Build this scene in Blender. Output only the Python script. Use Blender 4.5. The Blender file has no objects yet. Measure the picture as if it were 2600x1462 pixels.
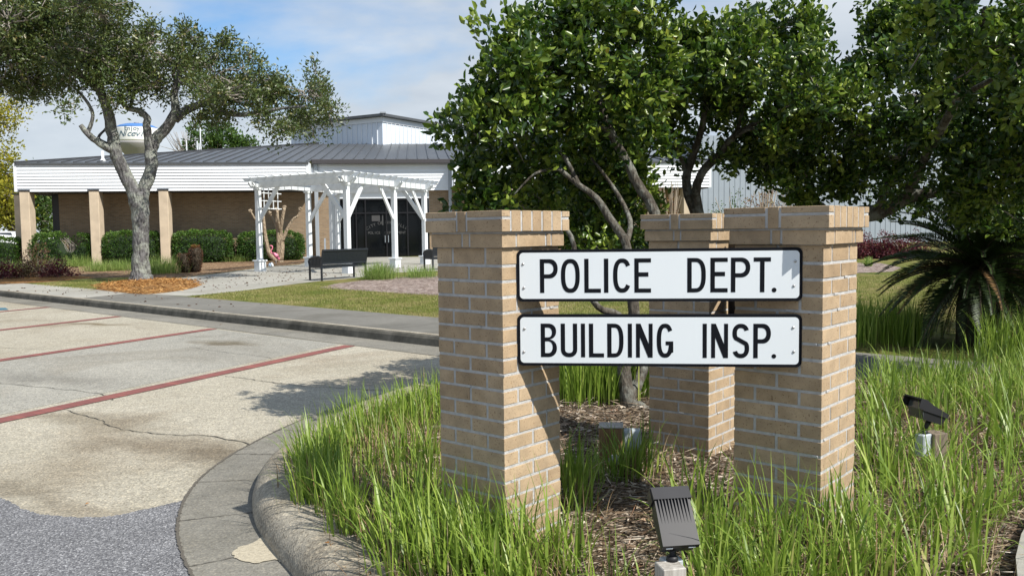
import bpy, bmesh, math, random
import numpy as np
from mathutils import Vector, Matrix
R = math.radians
random.seed(7); rng = np.random.default_rng(7)
SC = bpy.context.scene
COL = SC.collection

# ------------------------------------------------------------------ camera, world, sun, exposure
FPX, PT, RL, HC = 2187.19, R(3.7977), R(-0.7008), 1.6
cam = bpy.data.cameras.new('camera'); camo = bpy.data.objects.new('camera', cam); COL.objects.link(camo)
cam.sensor_width = 36; cam.lens = FPX / 2600 * 36; cam.clip_start = .05; cam.clip_end = 3000
_r0 = Vector((1, 0, 0)); _u0 = Vector((0, math.sin(PT), math.cos(PT))); _f = Vector((0, math.cos(PT), -math.sin(PT)))
_rt = _r0 * math.cos(RL) + _u0 * math.sin(RL); _up = -_r0 * math.sin(RL) + _u0 * math.cos(RL)
camo.matrix_world = Matrix(((_rt.x, _up.x, -_f.x, 0), (_rt.y, _up.y, -_f.y, 0), (_rt.z, _up.z, -_f.z, HC), (0, 0, 0, 1)))
SC.camera = camo
SUN_EL, SUN_AZ = R(46.5), R(37.5)          # azimuth measured from +x towards -y
SUNV = Vector((math.cos(SUN_EL) * math.cos(SUN_AZ), -math.cos(SUN_EL) * math.sin(SUN_AZ), math.sin(SUN_EL)))
sl = bpy.data.lights.new('sun', 'SUN'); sl.energy = 5.0; sl.angle = R(.5); sl.color = (1, .95, .87)
so = bpy.data.objects.new('sun', sl); COL.objects.link(so)
so.rotation_euler = SUNV.to_track_quat('Z', 'Y').to_euler(); so.location = SUNV * 50
W = bpy.data.worlds.new('World'); SC.world = W; W.use_nodes = True
nt = W.node_tree; nt.nodes.clear()
def wn(t, **k):
    n = nt.nodes.new(t)
    for a, b in k.items(): setattr(n, a, b)
    return n
sky = wn('ShaderNodeTexSky', sky_type='NISHITA', sun_disc=False); sky.sun_elevation = SUN_EL
sky.sun_rotation = math.atan2(SUNV.x, SUNV.y); sky.dust_density = .6; sky.ozone_density = 1.6
bg = wn('ShaderNodeBackground'); bg.inputs[1].default_value = .085
out = wn('ShaderNodeOutputWorld')
tc = wn('ShaderNodeTexCoord'); sep = wn('ShaderNodeSeparateXYZ'); nt.links.new(tc.outputs['Generated'], sep.inputs[0])
az = wn('ShaderNodeMath', operation='ADD'); az.inputs[1].default_value = .28; nt.links.new(sep.outputs[2], az.inputs[0])
mx = wn('ShaderNodeMath', operation='DIVIDE'); my = wn('ShaderNodeMath', operation='DIVIDE')
for m, i in ((mx, 0), (my, 1)):
    nt.links.new(sep.outputs[i], m.inputs[0]); nt.links.new(az.outputs[0], m.inputs[1])
cmb = wn('ShaderNodeCombineXYZ'); nt.links.new(mx.outputs[0], cmb.inputs[0]); nt.links.new(my.outputs[0], cmb.inputs[1])
cmap = wn('ShaderNodeMapping'); cmap.inputs['Location'].default_value = (0.4, 2.2, 0); cmap.inputs['Scale'].default_value = (1.0, 1.25, 1)
nt.links.new(cmb.outputs[0], cmap.inputs[0])
n1 = wn('ShaderNodeTexNoise'); n1.inputs['Scale'].default_value = 1.15; n1.inputs['Detail'].default_value = 7; n1.inputs['Roughness'].default_value = .52; n1.inputs['Distortion'].default_value = .35
nt.links.new(cmap.outputs[0], n1.inputs['Vector'])
cr = wn('ShaderNodeValToRGB'); cr.color_ramp.elements[0].position = .34; cr.color_ramp.elements[1].position = .51
cr.color_ramp.elements[0].color = (.08, .08, .08, 1); cr.color_ramp.elements[1].color = (.93, .93, .93, 1)
hz = wn('ShaderNodeMath', operation='MULTIPLY_ADD'); hz.inputs[1].default_value = -1.15; hz.inputs[2].default_value = .30; nt.links.new(sep.outputs[2], hz.inputs[0])
hc_ = wn('ShaderNodeClamp'); hc_.inputs['Min'].default_value = -.06; hc_.inputs['Max'].default_value = .2; nt.links.new(hz.outputs[0], hc_.inputs[0])
ad = wn('ShaderNodeMath', operation='ADD'); nt.links.new(n1.outputs[0], ad.inputs[0]); nt.links.new(hc_.outputs[0], ad.inputs[1])
nt.links.new(ad.outputs[0], cr.inputs[0])
n2 = wn('ShaderNodeTexNoise'); n2.inputs['Scale'].default_value = 2.3; n2.inputs['Detail'].default_value = 5
nt.links.new(cmap.outputs[0], n2.inputs['Vector'])
cr2 = wn('ShaderNodeValToRGB'); cr2.color_ramp.elements[0].position = .35; cr2.color_ramp.elements[1].position = .7
cr2.color_ramp.elements[0].color = (5.0, 5.5, 6.1, 1); cr2.color_ramp.elements[1].color = (6.8, 7.2, 7.6, 1)
nt.links.new(n2.outputs[0], cr2.inputs[0])
mix = wn('ShaderNodeMixRGB'); nt.links.new(cr.outputs[0], mix.inputs[0]); tint = wn('ShaderNodeMixRGB', blend_type='MULTIPLY'); tint.inputs[0].default_value = 1; tint.inputs[2].default_value = (.80, 1.15, 1.40, 1)
nt.links.new(sky.outputs[0], tint.inputs[1]); nt.links.new(tint.outputs[0], mix.inputs[1]); nt.links.new(cr2.outputs[0], mix.inputs[2])
nt.links.new(mix.outputs[0], bg.inputs[0]); nt.links.new(bg.outputs[0], out.inputs[0])
SC.view_settings.view_transform = 'Standard'; SC.view_settings.look = 'None'; SC.view_settings.gamma = 1
SC.view_settings.exposure = .45
SC.render.engine = 'CYCLES'
SC.cycles.max_bounces = 6; SC.cycles.diffuse_bounces = 3; SC.cycles.transparent_max_bounces = 6

# ------------------------------------------------------------------ measuring helpers (pixels of the photo -> points)
def ray(px, py):
    a0, b0 = px - 1300, py - 731
    a = a0 * math.cos(RL) + b0 * math.sin(RL); b = -a0 * math.sin(RL) + b0 * math.cos(RL)
    X = a / FPX; U = -b / FPX
    return np.array([X, math.cos(PT) + U * math.sin(PT), -math.sin(PT) + U * math.cos(PT)])
def G(px, py, z=0.):
    r = ray(px, py); t = (z - HC) / r[2]; return np.array([r[0] * t, r[1] * t, z])
def AT(px, py, Y):
    r = ray(px, py); t = Y / r[1]; return np.array([r[0] * t, Y, HC + r[2] * t])
CA = np.array([-13.82, 23.19]); CC = np.array([.7495, -.662]); CN = np.array([.662, .7495])   # the far curb's foot line
def nd(x, y): return (x - CA[0]) * CN[0] + (y - CA[1]) * CN[1]
def zl(x, y): return .15 + .013 * max(0., nd(x, y) - 1.77)
def GL(px, py, dz=0.):
    z = .2
    for _ in range(6):
        p = G(px, py, z); z = zl(p[0], p[1])
    return np.array([p[0], p[1], z + dz])
def cl(t, n, z=0.): p = CA + CC * t + CN * n; return (p[0], p[1], z)

# ------------------------------------------------------------------ materials
MATS = {}
def nmat(name):
    m = bpy.data.materials.new(name); m.use_nodes = True; n = m.node_tree; b = n.nodes['Principled BSDF']; MATS[name] = m
    return m, n, b
def simple(name, col, rough=.6, metal=0., spec=.5, noise=0., nscale=8., bump=0., bscale=60.):
    m, n, b = nmat(name)
    b.inputs['Roughness'].default_value = rough; b.inputs['Metallic'].default_value = metal; b.inputs['Specular IOR Level'].default_value = spec
    b.inputs['Base Color'].default_value = (*col, 1)
    if noise or bump: tcn = n.nodes.new('ShaderNodeTexCoord')
    if noise:
        t = n.nodes.new('ShaderNodeTexNoise'); t.inputs['Scale'].default_value = nscale; t.inputs['Detail'].default_value = 6
        n.links.new(tcn.outputs['Object'], t.inputs['Vector'])
        c = n.nodes.new('ShaderNodeValToRGB'); c.color_ramp.elements[0].position = .3; c.color_ramp.elements[1].position = .7
        c.color_ramp.elements[0].color = (*[v * (1 - noise) for v in col], 1); c.color_ramp.elements[1].color = (*[min(1, v * (1 + noise)) for v in col], 1)
        n.links.new(t.outputs[0], c.inputs[0]); n.links.new(c.outputs[0], b.inputs['Base Color'])
    if bump:
        t = n.nodes.new('ShaderNodeTexNoise'); t.inputs['Scale'].default_value = bscale; t.inputs['Detail'].default_value = 5
        n.links.new(tcn.outputs['Object'], t.inputs['Vector'])
        bp = n.nodes.new('ShaderNodeBump'); bp.inputs['Strength'].default_value = bump; bp.inputs['Distance'].default_value = .01
        n.links.new(t.outputs[0], bp.inputs['Height']); n.links.new(bp.outputs[0], b.inputs['Normal'])
    return m
def ramp(n, src, stops):
    c = n.nodes.new('ShaderNodeValToRGB'); e = c.color_ramp.elements
    while len(e) < len(stops): e.new(.5)
    for i, (p, col) in enumerate(stops): e[i].position = p; e[i].color = (*col, 1)
    n.links.new(src, c.inputs[0]); return c.outputs[0]
def noise(n, scale, detail=5, rough=.5, dist=0., vec=None, coord='Object'):
    t = n.nodes.new('ShaderNodeTexNoise'); t.inputs['Scale'].default_value = scale; t.inputs['Detail'].default_value = detail
    t.inputs['Roughness'].default_value = rough; t.inputs['Distortion'].default_value = dist
    if vec is None: vec = n.nodes.new('ShaderNodeTexCoord').outputs[coord]
    n.links.new(vec, t.inputs['Vector']); return t.outputs[0]
def mixc(n, f, a, b, mode='MIX'):
    m = n.nodes.new('ShaderNodeMixRGB'); m.blend_type = mode
    for i, v in enumerate((f, a, b)):
        if isinstance(v, (int, float)): m.inputs[i].default_value = v
        elif isinstance(v, tuple): m.inputs[i].default_value = (*v, 1)
        else: n.links.new(v, m.inputs[i])
    return m.outputs[0]
def bumpn(n, b, src, strength, dist=.01):
    bp = n.nodes.new('ShaderNodeBump'); bp.inputs['Strength'].default_value = strength; bp.inputs['Distance'].default_value = dist
    n.links.new(src, bp.inputs['Height']); n.links.new(bp.outputs[0], b.inputs['Normal'])
def leafmat(name, stops, rough=.45, spec=.5, trans=.25, tcol=(.2, .35, .04)):
    m, n, b = nmat(name)
    a = n.nodes.new('ShaderNodeAttribute'); a.attribute_name = 'rnd'
    c = ramp(n, a.outputs['Fac'], stops); n.links.new(c, b.inputs['Base Color'])
    b.inputs['Roughness'].default_value = rough; b.inputs['Specular IOR Level'].default_value = spec
    if trans:
        tr = n.nodes.new('ShaderNodeBsdfTranslucent'); n.links.new(mixc(n, .5, c, tcol), tr.inputs[0])
        ms = n.nodes.new('ShaderNodeMixShader'); ms.inputs[0].default_value = trans
        n.links.new(b.outputs[0], ms.inputs[1]); n.links.new(tr.outputs[0], ms.inputs[2])
        n.links.new(ms.outputs[0], n.nodes['Material Output'].inputs[0])
    return m

def mk_brick():
    m, n, b = nmat('brick')
    a = n.nodes.new('ShaderNodeAttribute'); a.attribute_name = 'rnd'
    c = ramp(n, a.outputs['Fac'], [(0, (.355, .262, .168)), (.5, (.395, .295, .19)), (1, (.435, .33, .218))])
    s1 = ramp(n, noise(n, 120, 3, .6), [(.0, (1, 1, 1)), (.60, (1, 1, 1)), (.68, (.32, .22, .15))])
    c = mixc(n, .75, c, s1, 'MULTIPLY')
    s2 = ramp(n, noise(n, 14, 6, .6), [(.3, (.82, .82, .82)), (.7, (1.13, 1.12, 1.1))])
    c = mixc(n, 1., c, s2, 'MULTIPLY')
    s3 = ramp(n, noise(n, 3.2, 6, .65, .4), [(.36, (.86, .84, .81)), (.52, (1, 1, 1)), (.74, (1.08, 1.08, 1.09))])
    c = mixc(n, 1., c, s3, 'MULTIPLY')
    n.links.new(c, b.inputs['Base Color']); b.inputs['Roughness'].default_value = .9; b.inputs['Specular IOR Level'].default_value = .2
    bumpn(n, b, noise(n, 220, 4, .6), .5, .004)
mk_brick()
simple('mortar', (.42, .415, .405), .95, noise=.15, nscale=30, bump=.6, bscale=120, spec=.2)

def mk_wallbrick():
    m, n, b = nmat('wall_brick')
    tcn = n.nodes.new('ShaderNodeTexCoord'); uv = tcn.outputs['UV']
    t = n.nodes.new('ShaderNodeTexBrick'); n.links.new(uv, t.inputs['Vector'])
    t.inputs['Scale'].default_value = 1; t.inputs['Brick Width'].default_value = .2; t.inputs['Row Height'].default_value = .0677
    t.inputs['Mortar Size'].default_value = .007; t.inputs['Mortar Smooth'].default_value = .1; t.inputs['Bias'].default_value = 0
    t.inputs['Color1'].default_value = (.31, .215, .125, 1); t.inputs['Color2'].default_value = (.23, .155, .09, 1); t.inputs['Mortar'].default_value = (.27, .235, .185, 1)
    s2 = ramp(n, noise(n, 1.2, 6, .6), [(.3, (.85, .85, .85)), (.7, (1.08, 1.08, 1.08))])
    n.links.new(mixc(n, 1., t.outputs[0], s2, 'MULTIPLY'), b.inputs['Base Color']); b.inputs['Roughness'].default_value = .9
    bumpn(n, b, t.outputs['Fac'], -.5, .01)
mk_wallbrick()

def mk_concrete(name, c1, c2, stain=(.2, .17, .13), agg=.0, big=.35, stains=()):
    m, n, b = nmat(name)
    co = n.nodes.new('ShaderNodeTexCoord').outputs['Object']
    c = ramp(n, noise(n, big, 7, .6, .4, co), [(.32, c1), (.68, c2)])
    st = ramp(n, noise(n, .55, 5, .55, .8, co), [(.50, (1, 1, 1)), (.72, stain)])
    c = mixc(n, .72, c, st, 'MULTIPLY')
    f = ramp(n, noise(n, 9, 6, .7, 0, co), [(.3, (.86, .86, .86)), (.7, (1.1, 1.1, 1.1))])
    c = mixc(n, 1., c, f, 'MULTIPLY')
    mp = n.nodes.new('ShaderNodeMapping'); mp.inputs['Rotation'].default_value = (0, 0, R(-12)); mp.inputs['Scale'].default_value = (1.2, 26, 1)
    n.links.new(co, mp.inputs[0])
    f2 = ramp(n, noise(n, 2.2, 5, .65, .3, mp.outputs[0]), [(.35, (.80, .81, .82)), (.62, (1.05, 1.05, 1.05))])
    c = mixc(n, .55, c, f2, 'MULTIPLY')
    for (sx, sy, rx, ry, k) in stains:
        gm = n.nodes.new('ShaderNodeMapping'); gm.vector_type = 'TEXTURE'; gm.inputs['Location'].default_value = (sx, sy, 0); gm.inputs['Rotation'].default_value = (0, 0, R(-25)); gm.inputs['Scale'].default_value = (rx, ry, 50)
        nz = n.nodes.new('ShaderNodeTexNoise'); nz.inputs['Scale'].default_value = 1.6; nz.inputs['Detail'].default_value = 6; n.links.new(co, nz.inputs['Vector'])
        wv = n.nodes.new('ShaderNodeVectorMath'); wv.operation = 'MULTIPLY_ADD'; n.links.new(nz.outputs['Color'], wv.inputs[0]); wv.inputs[1].default_value = (.9, .9, 0); 
        sb = n.nodes.new('ShaderNodeVectorMath'); sb.operation = 'SUBTRACT'; n.links.new(co, sb.inputs[0]); sb.inputs[1].default_value = (.45, .45, 0); n.links.new(sb.outputs[0], wv.inputs[2])
        n.links.new(wv.outputs[0], gm.inputs[0]); gt = n.nodes.new('ShaderNodeTexGradient'); gt.gradient_type = 'SPHERICAL'; n.links.new(gm.outputs[0], gt.inputs[0])
        c = mixc(n, 1., c, ramp(n, gt.outputs[0], [(0, (1, 1, 1)), (.7, k)]), 'MULTIPLY')
    if agg:
        v = n.nodes.new('ShaderNodeTexVoronoi'); v.inputs['Scale'].default_value = 95; n.links.new(co, v.inputs['Vector'])
        sc = n.nodes.new('ShaderNodeSeparateColor'); n.links.new(v.outputs['Color'], sc.inputs[0])
        a1 = ramp(n, sc.outputs[0], [(.0, (.55, .52, .48)), (.35, (.95, .95, .95)), (.8, (1.05, 1.05, 1.03)), (.93, (1.55, 1.5, 1.4))])
        c = mixc(n, agg, c, a1, 'MULTIPLY')
        bumpn(n, b, v.outputs['Distance'], .5, .004)
    else: bumpn(n, b, noise(n, 90, 5, .6, 0, co), .4, .005)
    n.links.new(c, b.inputs['Base Color']); b.inputs['Roughness'].default_value = .92; b.inputs['Specular IOR Level'].default_value = .2
    return m
mk_concrete('lot_grey', (.255, .248, .22), (.33, .318, .28), stain=(.66, .62, .56), agg=.8, stains=((-4.2, 12.6, .9, .28, (.55, .5, .42)), (-5.2, 9.6, 1.5, .5, (.72, .72, .72))))
mk_concrete('lot_concrete', (.31, .285, .225), (.40, .372, .308), stain=(.62, .55, .48), agg=.85,
            stains=((-3.6, 7.35, 1.2, .35, (.66, .63, .59)), (-2.5, 6.35, 1.1, .38, (.60, .56, .52)), (-1.9, 5.9, .6, .5, (.6, .57, .54)), (-4.6, 13.3, .9, .3, (.55, .5, .42)), (-7.6, 15.6, .9, .3, (.5, .44, .35)), (-3.1, 5.3, 1.0, .2, (.72, .70, .68))))
mk_concrete('walk_concrete', (.29, .28, .245), (.375, .362, .32), stain=(.68, .65, .58))
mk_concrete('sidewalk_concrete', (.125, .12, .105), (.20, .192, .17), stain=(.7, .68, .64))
mk_concrete('gutter_concrete', (.165, .158, .138), (.245, .232, .20), stain=(.7, .68, .62), agg=.5, big=.9)
mk_concrete('curb_concrete', (.27, .245, .20), (.38, .345, .28), stain=(.5, .44, .36), agg=.8, big=1.3)
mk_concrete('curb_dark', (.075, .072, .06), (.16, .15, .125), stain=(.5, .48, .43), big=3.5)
def mk_asphalt():
    m, n, b = nmat('asphalt')
    co = n.nodes.new('ShaderNodeTexCoord').outputs['Object']
    v = n.nodes.new('ShaderNodeTexVoronoi'); v.inputs['Scale'].default_value = 120; n.links.new(co, v.inputs['Vector'])
    sc = n.nodes.new('ShaderNodeSeparateColor'); n.links.new(v.outputs['Color'], sc.inputs[0])
    c = ramp(n, sc.outputs[0], [(0, (.08, .08, .087)), (.55, (.155, .156, .164)), (.85, (.235, .235, .24)), (1, (.40, .40, .41))])
    f = ramp(n, noise(n, 3, 6, .7, 0, co), [(.3, (.82, .82, .82)), (.7, (1.15, 1.15, 1.15))])
    n.links.new(mixc(n, 1., c, f, 'MULTIPLY'), b.inputs['Base Color']); b.inputs['Roughness'].default_value = .95
    bumpn(n, b, v.outputs['Distance'], .9, .008)
mk_asphalt()
def mk_paver():
    m, n, b = nmat('red_paver')
    uv = n.nodes.new('ShaderNodeTexCoord').outputs['UV']
    t = n.nodes.new('ShaderNodeTexBrick'); n.links.new(uv, t.inputs['Vector']); t.offset = 0
    t.inputs['Scale'].default_value = 1; t.inputs['Brick Width'].default_value = .2; t.inputs['Row Height'].default_value = .1
    t.inputs['Mortar Size'].default_value = .004; t.inputs['Color1'].default_value = (.235, .075, .06, 1); t.inputs['Color2'].default_value = (.165, .055, .05, 1); t.inputs['Mortar'].default_value = (.08, .045, .04, 1)
    f = ramp(n, noise(n, 6, 6, .7), [(.3, (.8, .8, .8)), (.7, (1.2, 1.2, 1.2))])
    n.links.new(mixc(n, 1., t.outputs[0], f, 'MULTIPLY'), b.inputs['Base Color']); b.inputs['Roughness'].default_value = .9
mk_paver()
def mk_lawn():
    m, n, b = nmat('lawn')
    co = n.nodes.new('ShaderNodeTexCoord').outputs['Object']
    c = ramp(n, noise(n, .9, 6, .62, .6, co), [(.30, (.075, .11, .022)), (.48, (.15, .155, .04)), (.62, (.24, .20, .085)), (.75, (.30, .25, .12))])
    f = ramp(n, noise(n, 45, 5, .7, 0, co), [(.3, (.6, .6, .6)), (.7, (1.35, 1.35, 1.35))])
    n.links.new(mixc(n, 1., c, f, 'MULTIPLY'), b.inputs['Base Color']); b.inputs['Roughness'].default_value = 1; b.inputs['Specular IOR Level'].default_value = .1
    bumpn(n, b, noise(n, 60, 5, .7, 0, co), 1., .03)
mk_lawn()
def mk_mulch(name, cols, scale=38):
    m, n, b = nmat(name)
    co = n.nodes.new('ShaderNodeTexCoord').outputs['Object']
    v = n.nodes.new('ShaderNodeTexVoronoi'); v.inputs['Scale'].default_value = scale
    mp = n.nodes.new('ShaderNodeMapping'); mp.inputs['Scale'].default_value = (1, 2.4, 1); n.links.new(co, mp.inputs[0])
    nz = n.nodes.new('ShaderNodeTexNoise'); nz.inputs['Scale'].default_value = 5; n.links.new(co, nz.inputs['Vector'])
    n.links.new(mixc(n, .12, mp.outputs[0], nz.outputs['Color'], 'ADD'), v.inputs['Vector'])
    sc = n.nodes.new('ShaderNodeSeparateColor'); n.links.new(v.outputs['Color'], sc.inputs[0])
    c = ramp(n, sc.outputs[0], cols)
    f = ramp(n, noise(n, 1.5, 5, .6, 0, co), [(.3, (.75, .75, .75)), (.7, (1.15, 1.15, 1.15))])
    n.links.new(mixc(n, 1., c, f, 'MULTIPLY'), b.inputs['Base Color']); b.inputs['Roughness'].default_value = 1; b.inputs['Specular IOR Level'].default_value = .1
    bumpn(n, b, v.outputs['Distance'], 1., .03)
mk_mulch('mulch_near', [(0, (.04, .028, .019)), (.4, (.14, .10, .065)), (.75, (.30, .23, .165)), (1, (.50, .43, .34))], 45)
mk_mulch('mulch_grey', [(0, (.09, .06, .05)), (.5, (.24, .18, .15)), (1, (.46, .40, .36))], 14)
mk_mulch('pine_straw', [(0, (.12, .055, .02)), (.5, (.26, .13, .045)), (1, (.42, .25, .10))], 16)
mk_mulch('bed_far', [(0, (.08, .045, .025)), (.5, (.22, .14, .08)), (1, (.40, .29, .19))], 14)

simple('white_siding', (.70, .725, .75), .45, noise=.03, nscale=3)
simple('white_paint', (.66, .69, .71), .4, noise=.03, nscale=6)
simple('white_metal', (.60, .66, .74), .4)
simple('white_trim', (.68, .71, .74), .4)
simple('roof_metal', (.095, .10, .105), .42, metal=.35, noise=.12, nscale=1.5)
simple('dark_trim', (.035, .037, .043), .4)
simple('dark_frame', (.012, .012, .014), .45, spec=.3)
simple('bronze_trim', (.055, .05, .052), .45)
simple('precast', (.50, .41, .30), .9, noise=.12, nscale=2.5, bump=.3, bscale=40)
simple('soffit', (.05, .05, .05), .8)
simple('downspout_grey', (.30, .33, .36), .5)
simple('metal_wall', (.28, .32, .365), .5, noise=.04, nscale=1)
def mk_glass():
    m, n, b = nmat('dark_glass'); b.inputs['Base Color'].default_value = (.004, .005, .006, 1); b.inputs['Roughness'].default_value = .06; b.inputs['Specular IOR Level'].default_value = .2
mk_glass()
simple('car_glass', (.02, .03, .04), .08); simple('glass_letter', (.075, .075, .072), .5)
simple('bench_black', (.012, .015, .022), .35, spec=.6)
simple('fixture_bronze', (.020, .020, .023), .5, spec=.35, noise=.15, nscale=12)
simple('fixture_lens', (.05, .06, .06), .12, spec=.6)
simple('galv', (.36, .40, .43), .45, metal=.3, noise=.1, nscale=20)
simple('grey_box', (.40, .44, .46), .5, noise=.08, nscale=15)
simple('sign_white', (.67, .71, .735), .33, spec=.5, noise=.015, nscale=2)
simple('sign_black', (.006, .007, .010), .55, spec=.10)
simple('bolt_metal', (.45, .45, .45), .35, metal=.8)
simple('rust', (.10, .05, .03), .8)
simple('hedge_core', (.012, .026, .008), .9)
simple('flamingo_pink', (.72, .20, .30), .4); simple('beak_black', (.02, .02, .02), .4)
simple('pot_white', (.60, .64, .68), .5); simple('pot_blue', (.35, .48, .62), .5)
simple('car_blue', (.05, .08, .14), .25); simple('car_white', (.75, .77, .80), .3); simple('tyre', (.02, .02, .02), .8); simple('rim', (.5, .5, .5), .3, metal=.8)
simple('lamp_cream', (.65, .55, .32), .5)
simple('tower_white', (.68, .68, .66), .5); simple('tower_grey', (.29, .28, .28), .6); simple('tower_blue', (.06, .17, .42), .5); simple('tower_text', (.035, .10, .15), .6)
simple('vent_white', (.8, .82, .84), .4)
simple('crack', (.055, .05, .04), 1.); simple('crack_joint', (.09, .08, .065), 1.)
simple('sand', (.40, .355, .265), 1., noise=.2, nscale=60, bump=.5, bscale=200)
simple('handicap_blue', (.04, .13, .18), .8)
def mk_wood(name, c1, c2, sc=(60, 60, 2)):
    m, n, b = nmat(name)
    co = n.nodes.new('ShaderNodeTexCoord').outputs['Object']
    mp = n.nodes.new('ShaderNodeMapping'); mp.inputs['Scale'].default_value = sc; n.links.new(co, mp.inputs[0])
    n.links.new(ramp(n, noise(n, 1., 5, .6, 1.2, mp.outputs[0]), [(.3, c1), (.7, c2)]), b.inputs['Base Color']); b.inputs['Roughness'].default_value = .85
mk_wood('post_wood', (.16, .085, .04), (.34, .21, .11)); mk_wood('post_weathered', (.09, .07, .05), (.24, .19, .14)); mk_wood('post_grey', (.24, .22, .19), (.48, .46, .42), (40, 40, 6))
def mk_bark(name, c1, c2, c3, s=9., lich=.5):
    m, n, b = nmat(name)
    co = n.nodes.new('ShaderNodeTexCoord').outputs['Object']
    mp = n.nodes.new('ShaderNodeMapping'); mp.inputs['Scale'].default_value = (1, 1, .3); n.links.new(co, mp.inputs[0])
    v = n.nodes.new('ShaderNodeTexVoronoi'); v.inputs['Scale'].default_value = s * 2; v.inputs['Randomness'].default_value = 1; n.links.new(mp.outputs[0], v.inputs['Vector'])
    c = ramp(n, noise(n, s, 8, .75, .5, mp.outputs[0]), [(.34, c1), (.62, c2)])
    l = ramp(n, noise(n, s * .35, 7, .7, .2, co), [(.46, (0, 0, 0)), (.6, (lich, lich, lich))])
    c = mixc(n, l, c, c3)
    n.links.new(c, b.inputs['Base Color']); b.inputs['Roughness'].default_value = .95; b.inputs['Specular IOR Level'].default_value = .1
    mm = n.nodes.new('ShaderNodeMath'); mm.operation = 'ADD'; n.links.new(noise(n, s * 2.2, 7, .75, .3, mp.outputs[0]), mm.inputs[0]); n.links.new(v.outputs['Distance'], mm.inputs[1])
    bumpn(n, b, mm.outputs[0], 1., .05 if s < 12 else .012)
mk_bark('oak_bark', (.045, .042, .042), (.20, .195, .195), (.33, .35, .30), 9., .8)
mk_bark('ligustrum_bark', (.035, .03, .025), (.125, .11, .09), (.25, .26, .23), 22., .75)
mk_bark('myrtle_bark', (.22, .165, .11), (.38, .30, .21), (.46, .38, .28), 10., .5)
mk_bark('dark_bark', (.02, .016, .012), (.07, .055, .04), (.1, .09, .07), 12., .3)
mk_bark('twig_grey', (.14, .12, .10), (.30, .27, .24), (.36, .34, .30), 12., .5)
leafmat('oak_leaf', [(0, (.022, .040, .010)), (.45, (.055, .088, .022)), (.8, (.115, .145, .038)), (.94, (.18, .165, .05)), (1, (.24, .14, .05))], .42, .5, .2, (.2, .22, .04))
leafmat('ligustrum_leaf', [(0, (.010, .026, .006)), (.42, (.030, .068, .010)), (.58, (.11, .17, .020)), (.965, (.25, .31, .045)), (1, (.50, .34, .03))], .34, .42, .18, (.16, .34, .03))
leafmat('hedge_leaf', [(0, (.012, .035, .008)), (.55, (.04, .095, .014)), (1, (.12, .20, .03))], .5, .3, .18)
leafmat('yellow_leaf', [(0, (.09, .11, .015)), (.5, (.22, .22, .02)), (1, (.42, .36, .03))], .6, .3, .3, (.5, .45, .05))
leafmat('green_leaf', [(0, (.02, .045, .012)), (.6, (.055, .10, .02)), (1, (.13, .16, .03))], .6, .3, .2)
leafmat('pine_needle', [(0, (.02, .05, .015)), (.6, (.06, .12, .025)), (1, (.13, .19, .04))], .6, .3, .2)
leafmat('purple_leaf', [(0, (.035, .008, .012)), (.6, (.10, .018, .03)), (1, (.18, .05, .05))], .5, .3, .15, (.3, .05, .06))
leafmat('brown_leaf', [(0, (.05, .028, .018)), (.6, (.14, .07, .04)), (1, (.10, .11, .04))], .6, .3, .15, (.3, .15, .06))
leafmat('red_leaf', [(0, (.10, .035, .015)), (.6, (.24, .09, .03)), (1, (.16, .18, .04))], .6, .3, .2, (.4, .15, .05))
leafmat('grass_blade', [(0, (.07, .12, .018)), (.35, (.15, .235, .03)), (.7, (.25, .345, .055)), (.92, (.36, .43, .10)), (1, (.42, .34, .15))], .42, .45, .3, (.28, .48, .05))
leafmat('dry_blade', [(0, (.14, .075, .04)), (.5, (.33, .23, .13)), (1, (.58, .48, .32))], .8, .2, .15, (.4, .3, .15))
leafmat('soft_grass', [(0, (.10, .16, .03)), (.5, (.20, .30, .07)), (1, (.36, .43, .14))], .6, .3, .35, (.35, .5, .12))
leafmat('lawn_blade', [(0, (.08, .12, .02)), (.45, (.17, .20, .04)), (.75, (.30, .27, .11)), (1, (.42, .35, .2))], .7, .2, .2, (.3, .35, .08))
leafmat('chip', [(0, (.035, .022, .015)), (.3, (.12, .08, .05)), (.6, (.28, .215, .15)), (.85, (.50, .43, .34)), (.95, (.60, .54, .46)), (1, (.33, .14, .06))], .9, .1, 0)
leafmat('straw_chip', [(0, (.14, .06, .02)), (.5, (.33, .16, .05)), (1, (.52, .32, .13))], .9, .1, 0)
leafmat('palm_leaf', [(0, (.010, .022, .006)), (.6, (.022, .045, .011)), (1, (.06, .09, .02))], .5, .3, .1)
leafmat('palm_dry', [(0, (.04, .024, .010)), (.6, (.09, .05, .02)), (1, (.20, .11, .045))], .7, .2, .1)
leafmat('stem_tan', [(0, (.22, .17, .12)), (1, (.42, .35, .27))], .8, .2, 0)
M = MATS

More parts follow.
